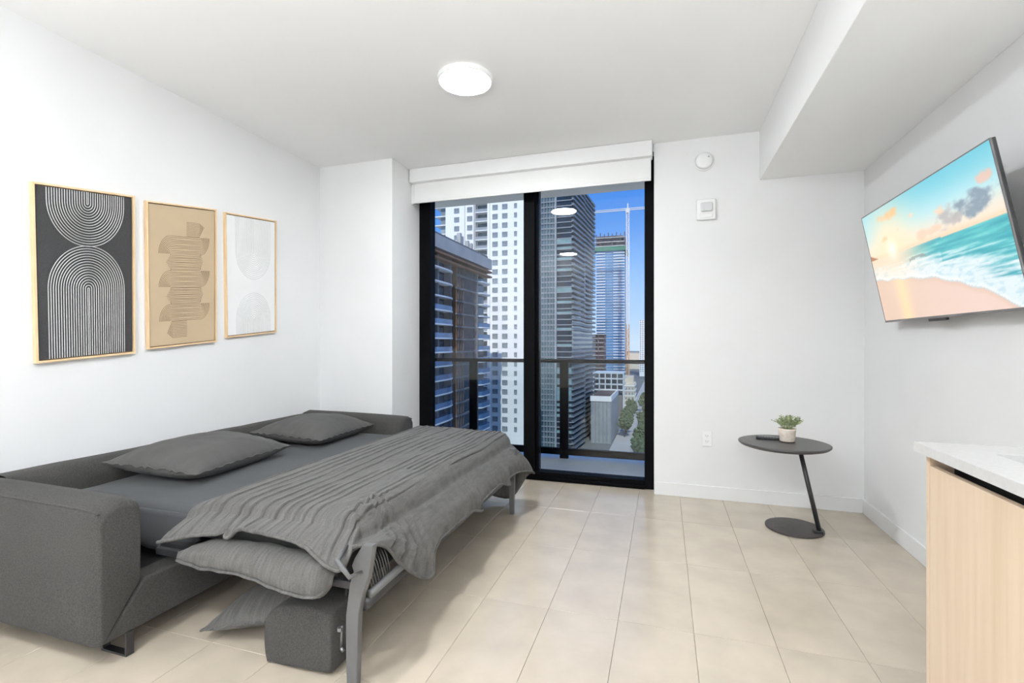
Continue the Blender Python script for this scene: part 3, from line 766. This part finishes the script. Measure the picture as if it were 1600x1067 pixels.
for (i, j, side, t) in per:
    E = Vector(m.v[gid[(i,j)]])
    if side == 'n': H_ = Vector(interp(HNk, t)); out = Vector((0,-1,0))
    elif side == 'f': H_ = Vector(interp(HF, t)); out = Vector((1,0,0))
    else: H_ = Vector(interp(HFar, t)); out = Vector((0,1,0))
    row = [gid[(i,j)]]
    for d in range(1, ND+1):
        q_ = d/ND
        p = E.lerp(H_, q_)
        s_ = math.sin(math.pi*q_)
        bul = {'n': .012, 'f': .030, 'r': .02}[side] * s_
        al_ = E.x if side != 'f' else E.y
        rip = (.007 if side == 'n' else .010) * q_ * fbm(al_*9, q_*1.5, {'n':1.,'f':5.,'r':9.}[side]) + .0022*fbm(al_*40, q_*14, 3.)
        if side == 'n':
            hh = pleat(E.x, YN+.1)*(.9 if q_ < .85 else .3); rip += hh
            cr_ = math.exp(-((t-.33)/.012)**2); rip -= .03*cr_*q_
        if side == 'f':
            for c_ in (.475, .735, .93):
                g = math.exp(-((t-c_)/.022)**2); rip += g*(.012*math.sin((t-c_)*520) + .010)*min(1, q_*2)
            g = math.exp(-((t-.13)/.05)**2); rip += g*(.022*math.sin(t*230 + q_*3) + .014*fbm(t*60, q_*8, 2.))*s_**.5
            rip += .004*math.exp(-((q_-.10)/.05)**2) + .004*math.exp(-((q_-.25)/.03)**2)
        p = p + out*(bul + rip)
        row.append(len(m.v)); m.v.append(tuple(p))
    rows.append(row); hem.append(Vector(m.v[row[-1]]))
for a_ in range(len(rows)-1):
    for d in range(ND): m.f.append((rows[a_][d], rows[a_+1][d], rows[a_+1][d+1], rows[a_][d+1]))
bs = tag(empty('bedspread', (-1.4, 2.4, .24)), 'grey pleated linen bedspread draped over the foot half of the bed', 'bedspread')
o = obj('spread_cloth', m, M['spread'], bs, smooth=True)
s_ = o.modifiers.new('solid', 'SOLIDIFY'); s_.thickness = .007; s_.offset = -1
obj('hem', MB().tube([h + Vector((0,0,.002)) for h in hem[::2]], .0065, 8), M['spread'], bs, smooth=True)

# ------------------------------------------------------------------ side table, plant, remote
st = tag(empty('side_table', (.80, 3.50, 0)), 'dark round side table with slanted pole and disc foot', 'table')
tx, ty = .738, 3.486
obj('tabletop', MB().lathe([(.225,-.026),(.252,-.018),(.264,-.008),(.265,0),(.258,.001)], (tx,ty,.553), 64), M['tabletop'], st, smooth=True)
obj('tabletop_surface', MB().lathe([(.2585,0),(.2585,.0012)], (tx,ty,.5535), 64), M['tabletop'], st)
bx_, by_ = .802, 3.500
obj('base_disc', MB().lathe([(.166,0),(.168,.004),(.167,.012),(.160,.015)], (bx_,by_,0), 64), M['tablebase'], st, bevel=.001)
pb_, pt_ = Vector((.926, 3.425, .016)), Vector((.822, 3.462, .535))
obj('pole', MB().tube([pb_, pt_], .0135, 16), M['blackmetal'], st, smooth=True)
obj('pole_bracket', MB().lathe([(.05,0),(.05,.006)], (pt_.x,pt_.y,.524), 24), M['blackmetal'], st)
obj('pole_shoe', MB().box(.890,.942,3.405,3.447,.0,.030), M['blackmetal'], st, bevel=.005)
ZT2 = .5553
c = pt(1230, 690, Z=ZT2)
pp = tag(empty('potted_plant', c), 'small green plant in a cream patterned pot on the side table', 'plant')
obj('pot', MB().lathe([(.040,0),(.043,.004),(.051,.078),(.052,.088),(.047,.088),(.046,.074)], c, 32), M['pot'], pp, smooth=True)
obj('saucer_rim', MB().lathe([(.043,.0),(.0445,.002),(.044,.006),(.041,.006)], c, 32), M['soil'], pp)
obj('soil', MB().lathe([(.046,.070),(.044,.076),(.02,.080)], c, 24), M['soil'], pp, smooth=True)
rnd = random.Random(3); lf = MB(); stm = MB()
for k in range(46):
    az = rnd.uniform(0, 2*math.pi); sp = rnd.uniform(.15, 1.0); hh = rnd.uniform(.055, .10)*(1.15-.35*sp)
    tip = Vector((math.cos(az)*.095*sp, math.sin(az)*.095*sp, .076+hh)); rt = Vector((math.cos(az)*.015, math.sin(az)*.015, .074))
    mid = rt.lerp(tip, .5) + Vector((0,0,.015))
    stm.tube([c+rt, c+mid, c+tip], .0011, 5)
    for l in range(9):
        f = .35 + .65*l/8; p = (rt.lerp(mid, f*2) if f < .5 else mid.lerp(tip, f*2-1)) + c
        d = Vector((rnd.gauss(0,1), rnd.gauss(0,1), rnd.uniform(-.1,.9))).normalized(); s_ = d.cross(Vector((rnd.gauss(0,1),rnd.gauss(0,1),1))).normalized()
        ln = rnd.uniform(.012,.022); wd_ = ln*.36; nn = d.cross(s_)*.002
        b = len(lf.v); lf.v += [tuple(p), tuple(p+d*ln*.5+s_*wd_+nn), tuple(p+d*ln), tuple(p+d*ln*.5-s_*wd_+nn), tuple(p+d*ln*.5-nn)]
        lf.f += [(b,b+4,b+1),(b+4,b+2,b+1),(b,b+3,b+4),(b+4,b+3,b+2)]
obj('stems', stm, M['leaf'], pp)
obj('foliage', lf, M['leaf'], pp, kind='stuff', fix=False)
c = pt(1201, 686, Z=ZT2)
rc = tag(empty('remote_control', c), 'slim black remote control lying beside the potted plant', 'remote'); rc.rotation_euler = (0,0,math.radians(-8))
def loc_obj(nm, mb, m_, root, bevel=0):
    me_ = mb.mesh(nm, (0,0,0), bevel > 0); o = bpy.data.objects.new(nm, me_); COL.objects.link(o); o.parent = root; me_.materials.append(m_)
    if bevel: q_ = o.modifiers.new('bevel','BEVEL'); q_.width = bevel; q_.segments = 2
    return o
loc_obj('remote_body', MB().box(-.075,.075,-.021,.021,0,.016), M['blackmetal'], rc, .005)
bm_ = MB()
for a_ in range(7):
    for b_ in range(3): bm_.box(-.06+a_*.017,-.05+a_*.017,-.014+b_*.011,-.007+b_*.011,.016,.0178)
loc_obj('buttons', bm_, M['greyplastic'], rc)

# ------------------------------------------------------------------ kitchen counter
XK, YK, YK0 = .745, 1.735, -.70
kc = tag(empty('kitchen_cabinet', (1.05, .5, 0)), 'pale oak base cabinet with handleless doors under the stone worktop', 'cabinet')
obj('end_panel', MB().box(XK, XR-.016, YK-.019, YK, 0, .872), M['oak'], kc, bevel=.0015)
obj('end_panel', MB().box(XK, XR-.016, YK0, YK0+.019, 0, .872), M['oak'], kc, bevel=.0015)
obj('carcass', MB().box(XK+.075, XR-.016, YK0+.019, YK-.019, .09, .66), M['oak'], kc)
obj('grip_channel', MB().box(XK+.060, XK+.074, YK0+.019, YK-.019, .66, .8715).box(XK+.02, XK+.060, YK0+.019, YK-.060, .795, .805), M['dark'], kc)
obj('toe_kick', MB().box(XK+.05, XK+.074, YK0+.019, YK-.019, 0, .09), M['oak'], kc)
yd = YK - .0195
while yd > YK0 + .1:
    y2 = max(yd - .598, YK0 + .0195)
    obj('door', MB().box(XK, XK+.019, y2+.0015, yd-.0005, .085, .838), M['oak'], kc, bevel=.0015); yd = y2 - .0015
wt = tag(empty('worktop', (1.05, .5, .872)), 'pale grey quartz worktop over the oak cabinet', 'worktop')
ZW0, ZW1 = .8725, .9005; XW, YW = .722, 1.752
sx0, sx1, sy0, sy1 = .848, 1.235, .95, 1.617
obj('slab', MB().box(XW, sx0, YK0-.01, YW, ZW0, ZW1).box(sx1, XR-.001, YK0-.01, YW, ZW0, ZW1).box(sx0, sx1, sy1, YW, ZW0, ZW1).box(sx0, sx1, YK0-.01, sy0, ZW0, ZW1), M['quartz'], wt)
sk = tag(empty('sink', (1.04, 1.28, .70)), 'undermount stainless sink set in the quartz worktop', 'sink')
t_ = .004
obj('basin', MB().box(sx0-t_, sx0, sy0-t_, sy1+t_, .69, ZW0-.001).box(sx1, sx1+t_, sy0-t_, sy1+t_, .69, ZW0-.001).box(sx0, sx1, sy0-t_, sy0, .69, ZW0-.001).box(sx0, sx1, sy1, sy1+t_, .69, ZW0-.001).box(sx0, sx1, sy0, sy1, .69, .694), M['steel'], sk)
obj('drain', MB().lathe([(.045,0),(.045,.003),(.03,.002)], (1.04,1.28,.694), 24), M['steel'], sk)

# ------------------------------------------------------------------ balcony
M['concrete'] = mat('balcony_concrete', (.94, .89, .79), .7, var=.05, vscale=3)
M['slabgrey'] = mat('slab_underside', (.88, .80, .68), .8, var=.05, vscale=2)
ZBF = -.075
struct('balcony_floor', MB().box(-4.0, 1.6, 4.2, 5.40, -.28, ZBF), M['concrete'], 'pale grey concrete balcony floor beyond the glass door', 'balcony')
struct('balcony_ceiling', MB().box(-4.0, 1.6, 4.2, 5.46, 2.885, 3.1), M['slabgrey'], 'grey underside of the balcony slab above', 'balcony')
YR = 5.22
rl = tag(empty('balcony_railing', (-1.05, YR, ZBF)), 'black balcony railing with flat posts and glass panels', 'railing')
obj('top_rail', MB().box(-4.0, 1.6, YR-.03, YR+.03, .975, 1.015), M['black'], rl, bevel=.004)
obj('bottom_rail', MB().box(-4.0, 1.6, YR-.025, YR+.025, -.035, .035), M['black'], rl, bevel=.004)
posts = [-3.196, -2.121, -1.046, .029, 1.104]
for xp in posts: obj('post', MB().box(xp-.046, xp+.046, YR-.022, YR+.022, ZBF, .975), M['black'], rl, bevel=.003)
for a_, b_ in zip(posts[:-1], posts[1:]): obj('glass_panel', MB().box(a_+.05, b_-.05, YR-.004, YR+.004, .04, .972), M['railglass'], rl)

# ------------------------------------------------------------------ city
G = -60.0
C_ = lambda nm, col, rough=.8, **k: M.setdefault(nm, mat(nm, col, rough, **k))
C_('city_ground', (.15,.155,.15), .9, var=.25, vscale=.03); C_('road', (.50,.48,.45), .85, var=.08, vscale=.06)
C_('white_stucco', (.84,.85,.84), .8, var=.02, vscale=.2); C_('win_grey', (.24,.28,.30), .35, var=.35, vscale=.35, spec=.6)
C_('glass_blue', (.035,.075,.13), .12, var=.3, vscale=.12, spec=.8); C_('glass_teal', (.10,.16,.18), .15, var=.4, vscale=.15, spec=.8)
C_('glass_dark', (.02,.032,.048), .15, var=.3, vscale=.2, spec=.8); C_('conc', (.42,.42,.41), .85, var=.1, vscale=.3)
C_('conc_dark', (.16,.16,.17), .85, var=.2, vscale=.3); C_('orange_rust', (.20,.105,.055), .8, var=.25, vscale=.4)
C_('hoist', (.085,.08,.085), .8, var=.3, vscale=.5); C_('slab_white', (.66,.70,.72), .7, var=.05, vscale=.3)
C_('balus_blue', (.06,.15,.30), .2, var=.25, vscale=.3, spec=.7); C_('grey_panel', (.24,.27,.29), .5, var=.15, vscale=.3)
C_('mid_grey', (.30,.33,.35), .6, var=.12, vscale=.2); C_('net_green', (.04,.20,.13), .8, var=.2, vscale=.2); C_('crown_dark', (.10,.09,.12), .8, var=.3, vscale=.2)
C_('tower_blue', (.09,.22,.40), .25, var=.35, vscale=.06, spec=.7); C_('roof_brown', (.12,.08,.075), .8, var=.2, vscale=.2); C_('beige', (.70,.60,.46), .8, var=.04, vscale=.1)
C_('crane_white', (.72,.70,.68), .6); C_('crane_orange', (.60,.30,.10), .6); C_('red_frame', (.14,.10,.10), .8, var=.2, vscale=.2)
C_('tree_leaf', (.07,.11,.045), .8, var=.4, vscale=.4); C_('bark', (.10,.07,.05), .9); C_('sea', (.20,.34,.42), .4, var=.1, vscale=.004)

struct('ground', MB().box(-1500, 1500, 30, 3500, G-2, G), M['city_ground'], 'grey city ground far below the balcony', 'ground')
struct('road', MB().box(-29.5, -6, 40, 1500, G, G+.15), M['road'], 'pale avenue running away between the towers', 'road')
def bld(name, label, x, y): return tag(empty(name, (x, y, G)), label, 'building')
def bmesh_box(nm, sx_, sy_, sz_, m_):
    me_ = MB().box(-sx_/2, sx_/2, -sy_/2, sy_/2, -sz_/2, sz_/2).mesh(nm); me_.materials.append(m_); return me_

# --- unfinished block with blue balconies (nearest, faces the avenue)
XA = -46.7
ba = bld('apartment_block', 'unfinished dark apartment block with blue glass balconies and orange hoist shaft', -62, 100)
obj('wall', MB().box(-78, XA-1.6, 60, 126.3, G, 21.8), M['glass_dark'], ba)
obj('roof_slab', MB().box(-78, XA+.6, 60, 127.2, 21.6, 24.4), M['conc'], ba)
for zz in (19.2, 20.5): obj('formwork_beam', MB().box(XA-1.5, XA+.8, 60, 126.8, zz, zz+.45), M['orange_rust'], ba)
obj('parapet', MB().box(XA-1.0, XA-.6, 60, 127.0, 24.4, 25.4), M['conc_dark'], ba)
for yy, hh in ((112,4.6),(113.2,4.0),(117,3.6),(119.5,3.4)): obj('roof_column', MB().box(XA-3.4, XA-2.4, yy, yy+.9, 24.4, 24.4+hh), M['conc'], ba)
obj('hoist_shaft', MB().box(XA-1.6, XA-.2, 104.6, 109.2, G, 19.2), M['orange_rust'], ba)
obj('hoist_screen', MB().box(XA-1.6, XA-.5, 109.2, 116.2, G, 19.2), M['hoist'], ba)
fz = [17.2 - 3.05*k for k in range(16)]
def slab_poly(y0_, y1_, dep, r0, r1):
    p = [(XA-1.6, y0_)]
    if r0:
        for k in range(7): a_ = math.pi/2*k/6; p.append((XA-1.6+dep*math.sin(a_), y0_+r0*(1-math.cos(a_))))
    else: p.append((XA-1.6+dep, y0_))
    if r1:
        for k in range(7): a_ = math.pi/2*k/6; p.append((XA-1.6+dep*math.cos(a_), y1_-r1+r1*math.sin(a_)))
    else: p.append((XA-1.6+dep, y1_))
    p.append((XA-1.6, y1_)); return p
def prism_local(poly, z0_, z1_, m_, nm):
    me_ = MB().prism(poly, 2, z0_, z1_).mesh(nm, (XA, 90, 0)); me_.materials.append(m_); return me_
rep('balcony_slab', prism_local(slab_poly(60, 103.4, 2.6, 0, 6), 0, .32, M['slab_white'], 'balcony_slab'), [(XA,90,z) for z in fz], ba)
rep('balustrade', prism_local(slab_poly(60, 103.4, 2.55, 0, 6), .32, 1.35, M['balus_blue'], 'balustrade'), [(XA,90,z) for z in fz if z < 9], ba)
rep('balcony_slab', prism_local(slab_poly(118.2, 127.6, 2.4, 2, 3), 0, .32, M['slab_white'], 'balcony_slab'), [(XA,90,z) for z in fz], ba)
rep('balustrade', prism_local(slab_poly(118.2, 127.6, 2.35, 2, 3), .32, 1.35, M['balus_blue'], 'balustrade'), [(XA,90,z) for z in fz if z < 6], ba)
sh = bmesh_box('floor_edge', .5, 12.2, .4, M['conc_dark']); rep('floor_edge', sh, [(XA-.2, 110.4, z) for z in fz], ba)
tie = bmesh_box('hoist_tie', .4, .35, 2.6, M['hoist']); rep('hoist_tie', tie, [(XA-.15, y, z+1.7) for z in fz for y in (105.6, 107.2, 108.6)], ba)
wm = bmesh_box('window', .3, 4.6, 1.9, M['glass_blue']); rep('window', wm, [(XA-1.5, y, z+1.6) for z in fz for y in (91.5, 97.5)], ba)
cm = bmesh_box('partition', 1.8, .5, 2.7, M['conc_dark']); rep('partition', cm, [(XA-.8, y, z+1.7) for z in fz for y in (88.2, 94.5, 101.0, 117.6)], ba)

# --- white tower
YB_ = 154.0
bb = bld('white_tower', 'tall white apartment tower with columns of square windows', -58, 170)
zr = [40.9 + 3.13*k for k in range(-22, 10)]
ztop = zr[-1] + 3
obj('wall', MB().box(-73.2,-61.6,YB_,185,G,ztop), M['white_stucco'], bb)
obj('wall', MB().box(-57.2,-43.6,YB_,160,G,ztop), M['white_stucco'], bb)
obj('recess', MB().box(-61.6,-57.2,YB_+1.6,185,G,ztop), M['win_grey'], bb)
obj('pilaster', MB().box(-66.6,-65.6,YB_-.9,YB_,G,ztop), M['white_stucco'], bb)
obj('pilaster', MB().box(-62.3,-61.5,YB_-.7,YB_,G,ztop), M['conc'], bb)
obj('pilaster', MB().box(-57.3,-56.4,YB_-.7,YB_,G,ztop), M['white_stucco'], bb)
wmesh = MB().box(-.95,.95,-.12,.12,-.85,.85).mesh('window'); wmesh.materials.append(M['win_grey'])
wsm = MB().box(-.5,.5,-.12,.12,-.8,.8).mesh('window'); wsm.materials.append(M['win_grey'])
mu = MB().box(-.07,.07,-.05,.05,-.85,.85).box(-.95,.95,-.05,.05,-.05,.07).mesh('glazing_bar'); mu.materials.append(M['mid_grey'])
lm = MB().box(-1.05,1.05,-.15,.15,-.08,.08).mesh('window_sill'); lm.materials.append(M['white_stucco'])
for xw in (-68.9,-64.0,-54.7,-51.2):
    for o_, z_ in zip(rep('window', wmesh, [(xw,YB_-.02,z) for z in zr], bb), zr):
        b_ = bpy.data.objects.new('glazing_bar', mu); COL.objects.link(b_); b_.parent = o_; b_.location = (0,-.13,0)
rep('window', wsm, [(-47.4,YB_-.02,z) for z in zr], bb)
bsl = bmesh_box('balcony_slab', 4.3, 3.0, .28, M['white_stucco']); rep('balcony_slab', bsl, [(-59.4,YB_+.6,z-1.5) for z in zr], bb)
bgl = bmesh_box('balustrade', 4.2, .1, 1.05, M['mid_grey']); rep('balustrade', bgl, [(-59.4,YB_-.6,z-.8) for z in zr], bb)
bs2 = bmesh_box('balcony_slab', 4.6, 5.0, .3, M['white_stucco']); rep('balcony_slab', bs2, [(-75.1,YB_+2.6,z-1.5) for z in zr], bb)
obj('glass_bay', MB().box(-75.6,-73.2,YB_+1.2,180,G,ztop), M['win_grey'], bb)
bs3 = bmesh_box('balcony_slab', 3.0, 4.0, .3, M['white_stucco']); rep('balcony_slab', bs3, [(-42.4,YB_+2.0,z-1.5) for z in zr], bb)

# --- dark glass tower
YC, XC = 263.0, -46.2
bc_ = bld('dark_tower', 'dark grey glass tower with stacked slanted balconies', -60, 300)
fc = [-58 + 3.0*k for k in range(52)]
zt = fc[-1] + 3
obj('core', MB().box(-72,-57.4,YC+.6,340,G,zt), M['glass_teal'], bc_)
obj('core', MB().box(-57.4,XC-2.2,YC,342,G,zt), M['glass_dark'], bc_)
g = MB()
for xx in (-71.6,-69.6,-67.9,-66.2,-64.4,-62.7,-61,-59.3): g.box(xx,xx+.35,YC-.2,YC+.6,G,zt)
obj('fins', g, M['grey_panel'], bc_, kind='stuff')
obj('corner_pier', MB().box(-57.9,-56.9,YC-1.2,YC+.6,G,zt), M['mid_grey'], bc_)
obj('corner_pier', MB().box(-70.6,-69.4,YC-.8,YC+.6,G,zt), M['mid_grey'], bc_)
sp = bmesh_box('spandrel', 14.6, .6, .7, M['grey_panel']); rep('spandrel', sp, [(-64.6,YC+.35,z) for z in fc], bc_)
sp2 = bmesh_box('spandrel', 8.6, .5, .45, M['mid_grey']); rep('spandrel', sp2, [(-52.7,YC-.2,z) for z in fc], bc_)
rr = random.Random(11); ga, gb = MB(), MB()
for z in fc:
    if rr.random() < .38: ga.box(-56.8,-48.6,YC-.35,YC,z+.3,z+rr.choice((1.3,2.6)))
    for k in range(6):
        x0_ = -56.7 + k*1.37
        if rr.random() < .55: gb.box(x0_,x0_+1.2,YC-.12,YC,z+.4,z+2.7)
obj('teal_panels', ga, C_('teal_panel', (.20,.33,.34), .3, var=.2, vscale=.2), bc_, kind='stuff')
obj('dark_windows', gb, C_('night_glass', (.02,.028,.035), .2, var=.2), bc_, kind='stuff')
def para(y0_, y1_, d0, d1, z0_, z1_, m_, nm):
    me_ = MB().prism([(XC-2.2,y0_),(XC-2.2+d0,y0_),(XC-2.2+d1,y1_),(XC-2.2,y1_)], 2, z0_, z1_).mesh(nm, (XC,YC,0)); me_.materials.append(m_); return me_
for (a_, b_) in ((YC-1, YC+27), (YC+36, YC+72)):
    rep('balcony_slab', para(a_, b_, 1.2, 3.4, 0, .4, M['mid_grey'], 'balcony_slab'), [(XC,YC,z) for z in fc], bc_)
    rep('balustrade', para(a_, b_, 1.1, 3.3, .4, 1.35, C_('rail_grey', (.12,.145,.16), .4, var=.15, vscale=.3), 'balustrade'), [(XC,YC,z) for z in fc], bc_)

# --- tower under construction with crown and net
YD = 569.0
bd = bld('glass_tower', 'distant blue glass tower with dark unfinished crown and green net', -60, 590)
zt = 130.0
obj('wall', MB().box(-75.5,-43.9,YD,YD+42,G,zt-22), M['tower_blue'], bd)
g = MB(); g2 = MB(); z = G
while z < zt - 24:
    g.box(-76.2,-65,YD-1.2,YD,z,z+1.0); g.box(-56,-43.2,YD-1.2,YD,z,z+1.0); g2.box(-64,-57,YD-.5,YD,z,z+.5); z += 3.3
obj('floor_edges', g, M['slab_white'], bd, kind='stuff'); obj('bay_lines', g2, C_('pale_blue', (.42,.56,.68), .5, var=.2, vscale=.1), bd, kind='stuff')
obj('net', MB().box(-78,-42,YD-2,YD+43,zt-22,zt-17), M['net_green'], bd)
for k in range(3): obj('crown_slab', MB().box(-77,-42.5,YD-1,YD+42,zt-17+5*k,zt-16+5*k), M['conc'], bd)
obj('crown_core', MB().box(-75,-45,YD+2,YD+40,zt-17,zt-4), M['crown_dark'], bd)
for k in range(8): obj('crown_column', MB().box(-76+4.6*k,-75+4.6*k,YD-.6,YD+.6,zt-17,zt-2+1.5*(k % 2)), M['crown_dark'], bd)

# --- others along the avenue
be = bld('far_white_tower', 'small far white tower at the end of the avenue', -33, 920)
obj('wall', MB().box(-42,-18,900,940,G,42), M['white_stucco'], be)
g = MB()
for k in range(28):
    for j in range(6): g.box(-41+3.8*j,-38.8+3.8*j,899.6,900,G+8+3.4*k,G+10+3.4*k)
obj('windows', g, M['mid_grey'], be, kind='stuff')
bf = bld('frame_building', 'unfinished reddish frame building behind the dark tower', -62, 490)
for k in range(14): obj('floor_slab', MB().box(-70,-55.5,480,500,9.0-4.2*k,9.6-4.2*k), M['conc'], bf)
obj('core', MB().box(-69,-56.5,483,499,G,9), M['red_frame'], bf)
for xx in (-68,-62,-56.2): obj('column', MB().box(xx-.4,xx+.4,480,481,G,9), M['red_frame'], bf)
bg_ = bld('parking_frame', 'low white concrete frame building beyond the brown roof', -44, 410)
for zz in (-23.6,-28.2,-32.8,-37.4): obj('floor_slab', MB().box(-56,-31,400,425,zz-.9,zz), M['slab_white'], bg_)
obj('core', MB().box(-55,-32.5,404,424,G,-24.6), M['conc_dark'], bg_)
for k in range(6): obj('column', MB().box(-56+4.85*k,-55.2+4.85*k,400,401,G,-24.5), M['slab_white'], bg_)
bh = bld('office_block', 'grey office block with brown roof and sunlit side wall', -35, 320)
obj('wall', MB().box(-42.5,-30.3,294,340,G,-32.6), M['mid_grey'], bh)
obj('roof', MB().box(-42.5,-30.8,295,339.5,-32.6,-32.2), M['roof_brown'], bh)
for a_ in ((-42.7,-30.0,293.4,295),(-42.7,-30.0,339.4,340.6),(-30.9,-30.0,295,339.4)): obj('parapet', MB().box(*a_,-34.5,-31.4), M['white_stucco'], bh)
for k in range(6): obj('pilaster', MB().box(-42.3+2.3*k,-41.6+2.3*k,293.5,294,G,-34.5), M['grey_panel'], bh)
bi = bld('beige_building', 'beige terraced building beside the avenue trees', -30, 460)
obj('wall', MB().box(-37,-25,445,470,G,-36), M['beige'], bi); obj('upper_wall', MB().box(-35,-26.5,450,468,-36,-30), M['beige'], bi)
for k in range(5):
    obj('floor_band', MB().box(-37.4,-24.6,444.5,470,-38.4-4.4*k,-37.6-4.4*k), M['white_stucco'], bi)
    for j in range(4): obj('window', MB().box(-36+2.8*j,-34.3+2.8*j,444.7,445,-41.6-4.4*k,-39.4-4.4*k), M['win_grey'], bi)
rr = random.Random(21)
for k in range(10):
    x0_, y0_ = -230 + 28*k + rr.uniform(-4, 4), 960 + 90*((k*7) % 10)
    b_ = bld('distant_block', 'pale low block on the hazy horizon', x0_, y0_); tag(b_, group='blocks on the horizon')
    hh = rr.uniform(15, 45); ww = rr.uniform(18, 45)
    obj('wall', MB().box(x0_-ww/2,x0_+ww/2,y0_,y0_+30,G,G+hh), M['white_stucco'] if k % 2 else M['beige'], b_)
    obj('roof', MB().box(x0_-ww/2-.5,x0_+ww/2+.5,y0_-.5,y0_+30.5,G+hh,G+hh+1.2), M['conc'], b_)

# --- tower crane
cx_, cy_, cz_ = -35.7, 513.0, 142.0
ck = tag(empty('tower_crane', (cx_, cy_, G)), 'tall pale tower crane beside the blue glass tower', 'crane')
def lattice(z0_, z1_, w_):
    m_ = MB()
    for dx_ in (-w_, w_):
        for dy_ in (-w_, w_): m_.box(cx_+dx_-.35,cx_+dx_+.35,cy_+dy_-.35,cy_+dy_+.35,z0_,z1_)
    z_ = z0_; s_ = 1
    while z_ < z1_ - 4:
        m_.tube([(cx_-w_*s_,cy_-w_,z_),(cx_+w_*s_,cy_-w_,z_+4)], .32, 4); m_.box(cx_-w_,cx_+w_,cy_-w_-.2,cy_-w_+.2,z_-.2,z_+.2); z_ += 4; s_ = -s_
    return m_
obj('mast', lattice(20, cz_-4, 1.3), M['crane_white'], ck); obj('mast_base', lattice(G, 20, 1.3), M['crane_orange'], ck)
obj('cab', MB().box(cx_-2,cx_+2,cy_-2,cy_+2,cz_-6,cz_-2), M['crane_white'], ck)
jm = MB().tube([(cx_-36,cy_,cz_-3),(cx_+22,cy_,cz_-3)], .5, 6).tube([(cx_-36,cy_,cz_-1.2),(cx_+22,cy_,cz_-1.2)], .4, 6)
for k in range(29): jm.tube([(cx_-36+2*k,cy_,cz_-3),(cx_-35+2*k,cy_,cz_-1.2)], .2, 4)
obj('jib', jm, M['crane_white'], ck); obj('apex', MB().tube([(cx_,cy_,cz_-2),(cx_,cy_,cz_+4)], .7, 6), M['crane_white'], ck)

# --- street trees
def tree_mesh(seed, kind):
    r_ = random.Random(seed); m_ = MB()
    for k in range(70):
        d = Vector((r_.gauss(0,1), r_.gauss(0,1), r_.gauss(0,.7))).normalized() * r_.uniform(.4,1.)
        p = Vector((d.x*4.6, d.y*4.6, 8.5+d.z*3.6)); s_ = r_.uniform(.9,1.7)
        b = len(m_.v)
        for q_ in ((1,0,0),(-1,0,0),(0,1,0),(0,-1,0),(0,0,1),(0,0,-1)): m_.v.append(tuple(p + Vector(q_)*s_*r_.uniform(.7,1.2)))
        m_.f += [(b+a_,b+c_,b+4) if w_ else (b+c_,b+a_,b+5) for a_, c_ in ((0,2),(2,1),(1,3),(3,0)) for w_ in (1,0)]
    me_ = m_.mesh('crown', (0,0,0), False, False); me_.materials.append(M['tree_leaf']); return me_
crowns = [tree_mesh(s, 0) for s in range(4)]
trk = MB().tube([(0,0,0),(.1,0,3.5),(0,.1,7)], [.5,.4,.25], 7).mesh('trunk'); trk.materials.append(M['bark'])
spots = [(-24.2,318),(-24,331),(-24.5,346),(-25.8,359),(-26.5,372),(-25.5,386),(-25,400),(-25,414),(-27,428),(-12.5,263),(-11.5,278),(-12.5,294),(-10.8,248),(-11.0,311),(-12,330),(-17.5,440),(-17,470),(-16.5,500),(-14,360),(-13,400)]
for k, (x_, y_) in enumerate(spots):
    t = tag(empty('street_tree', (x_, y_, G)), 'leafy green street tree lining the avenue far below', 'tree', 'street trees along the avenue')
    t.rotation_euler = (0,0,k*1.3); t.scale = (1,1,1)
    for nm, me_ in (('crown', crowns[k % 4]), ('trunk', trk)):
        o_ = bpy.data.objects.new(nm, me_); COL.objects.link(o_); o_.parent = t
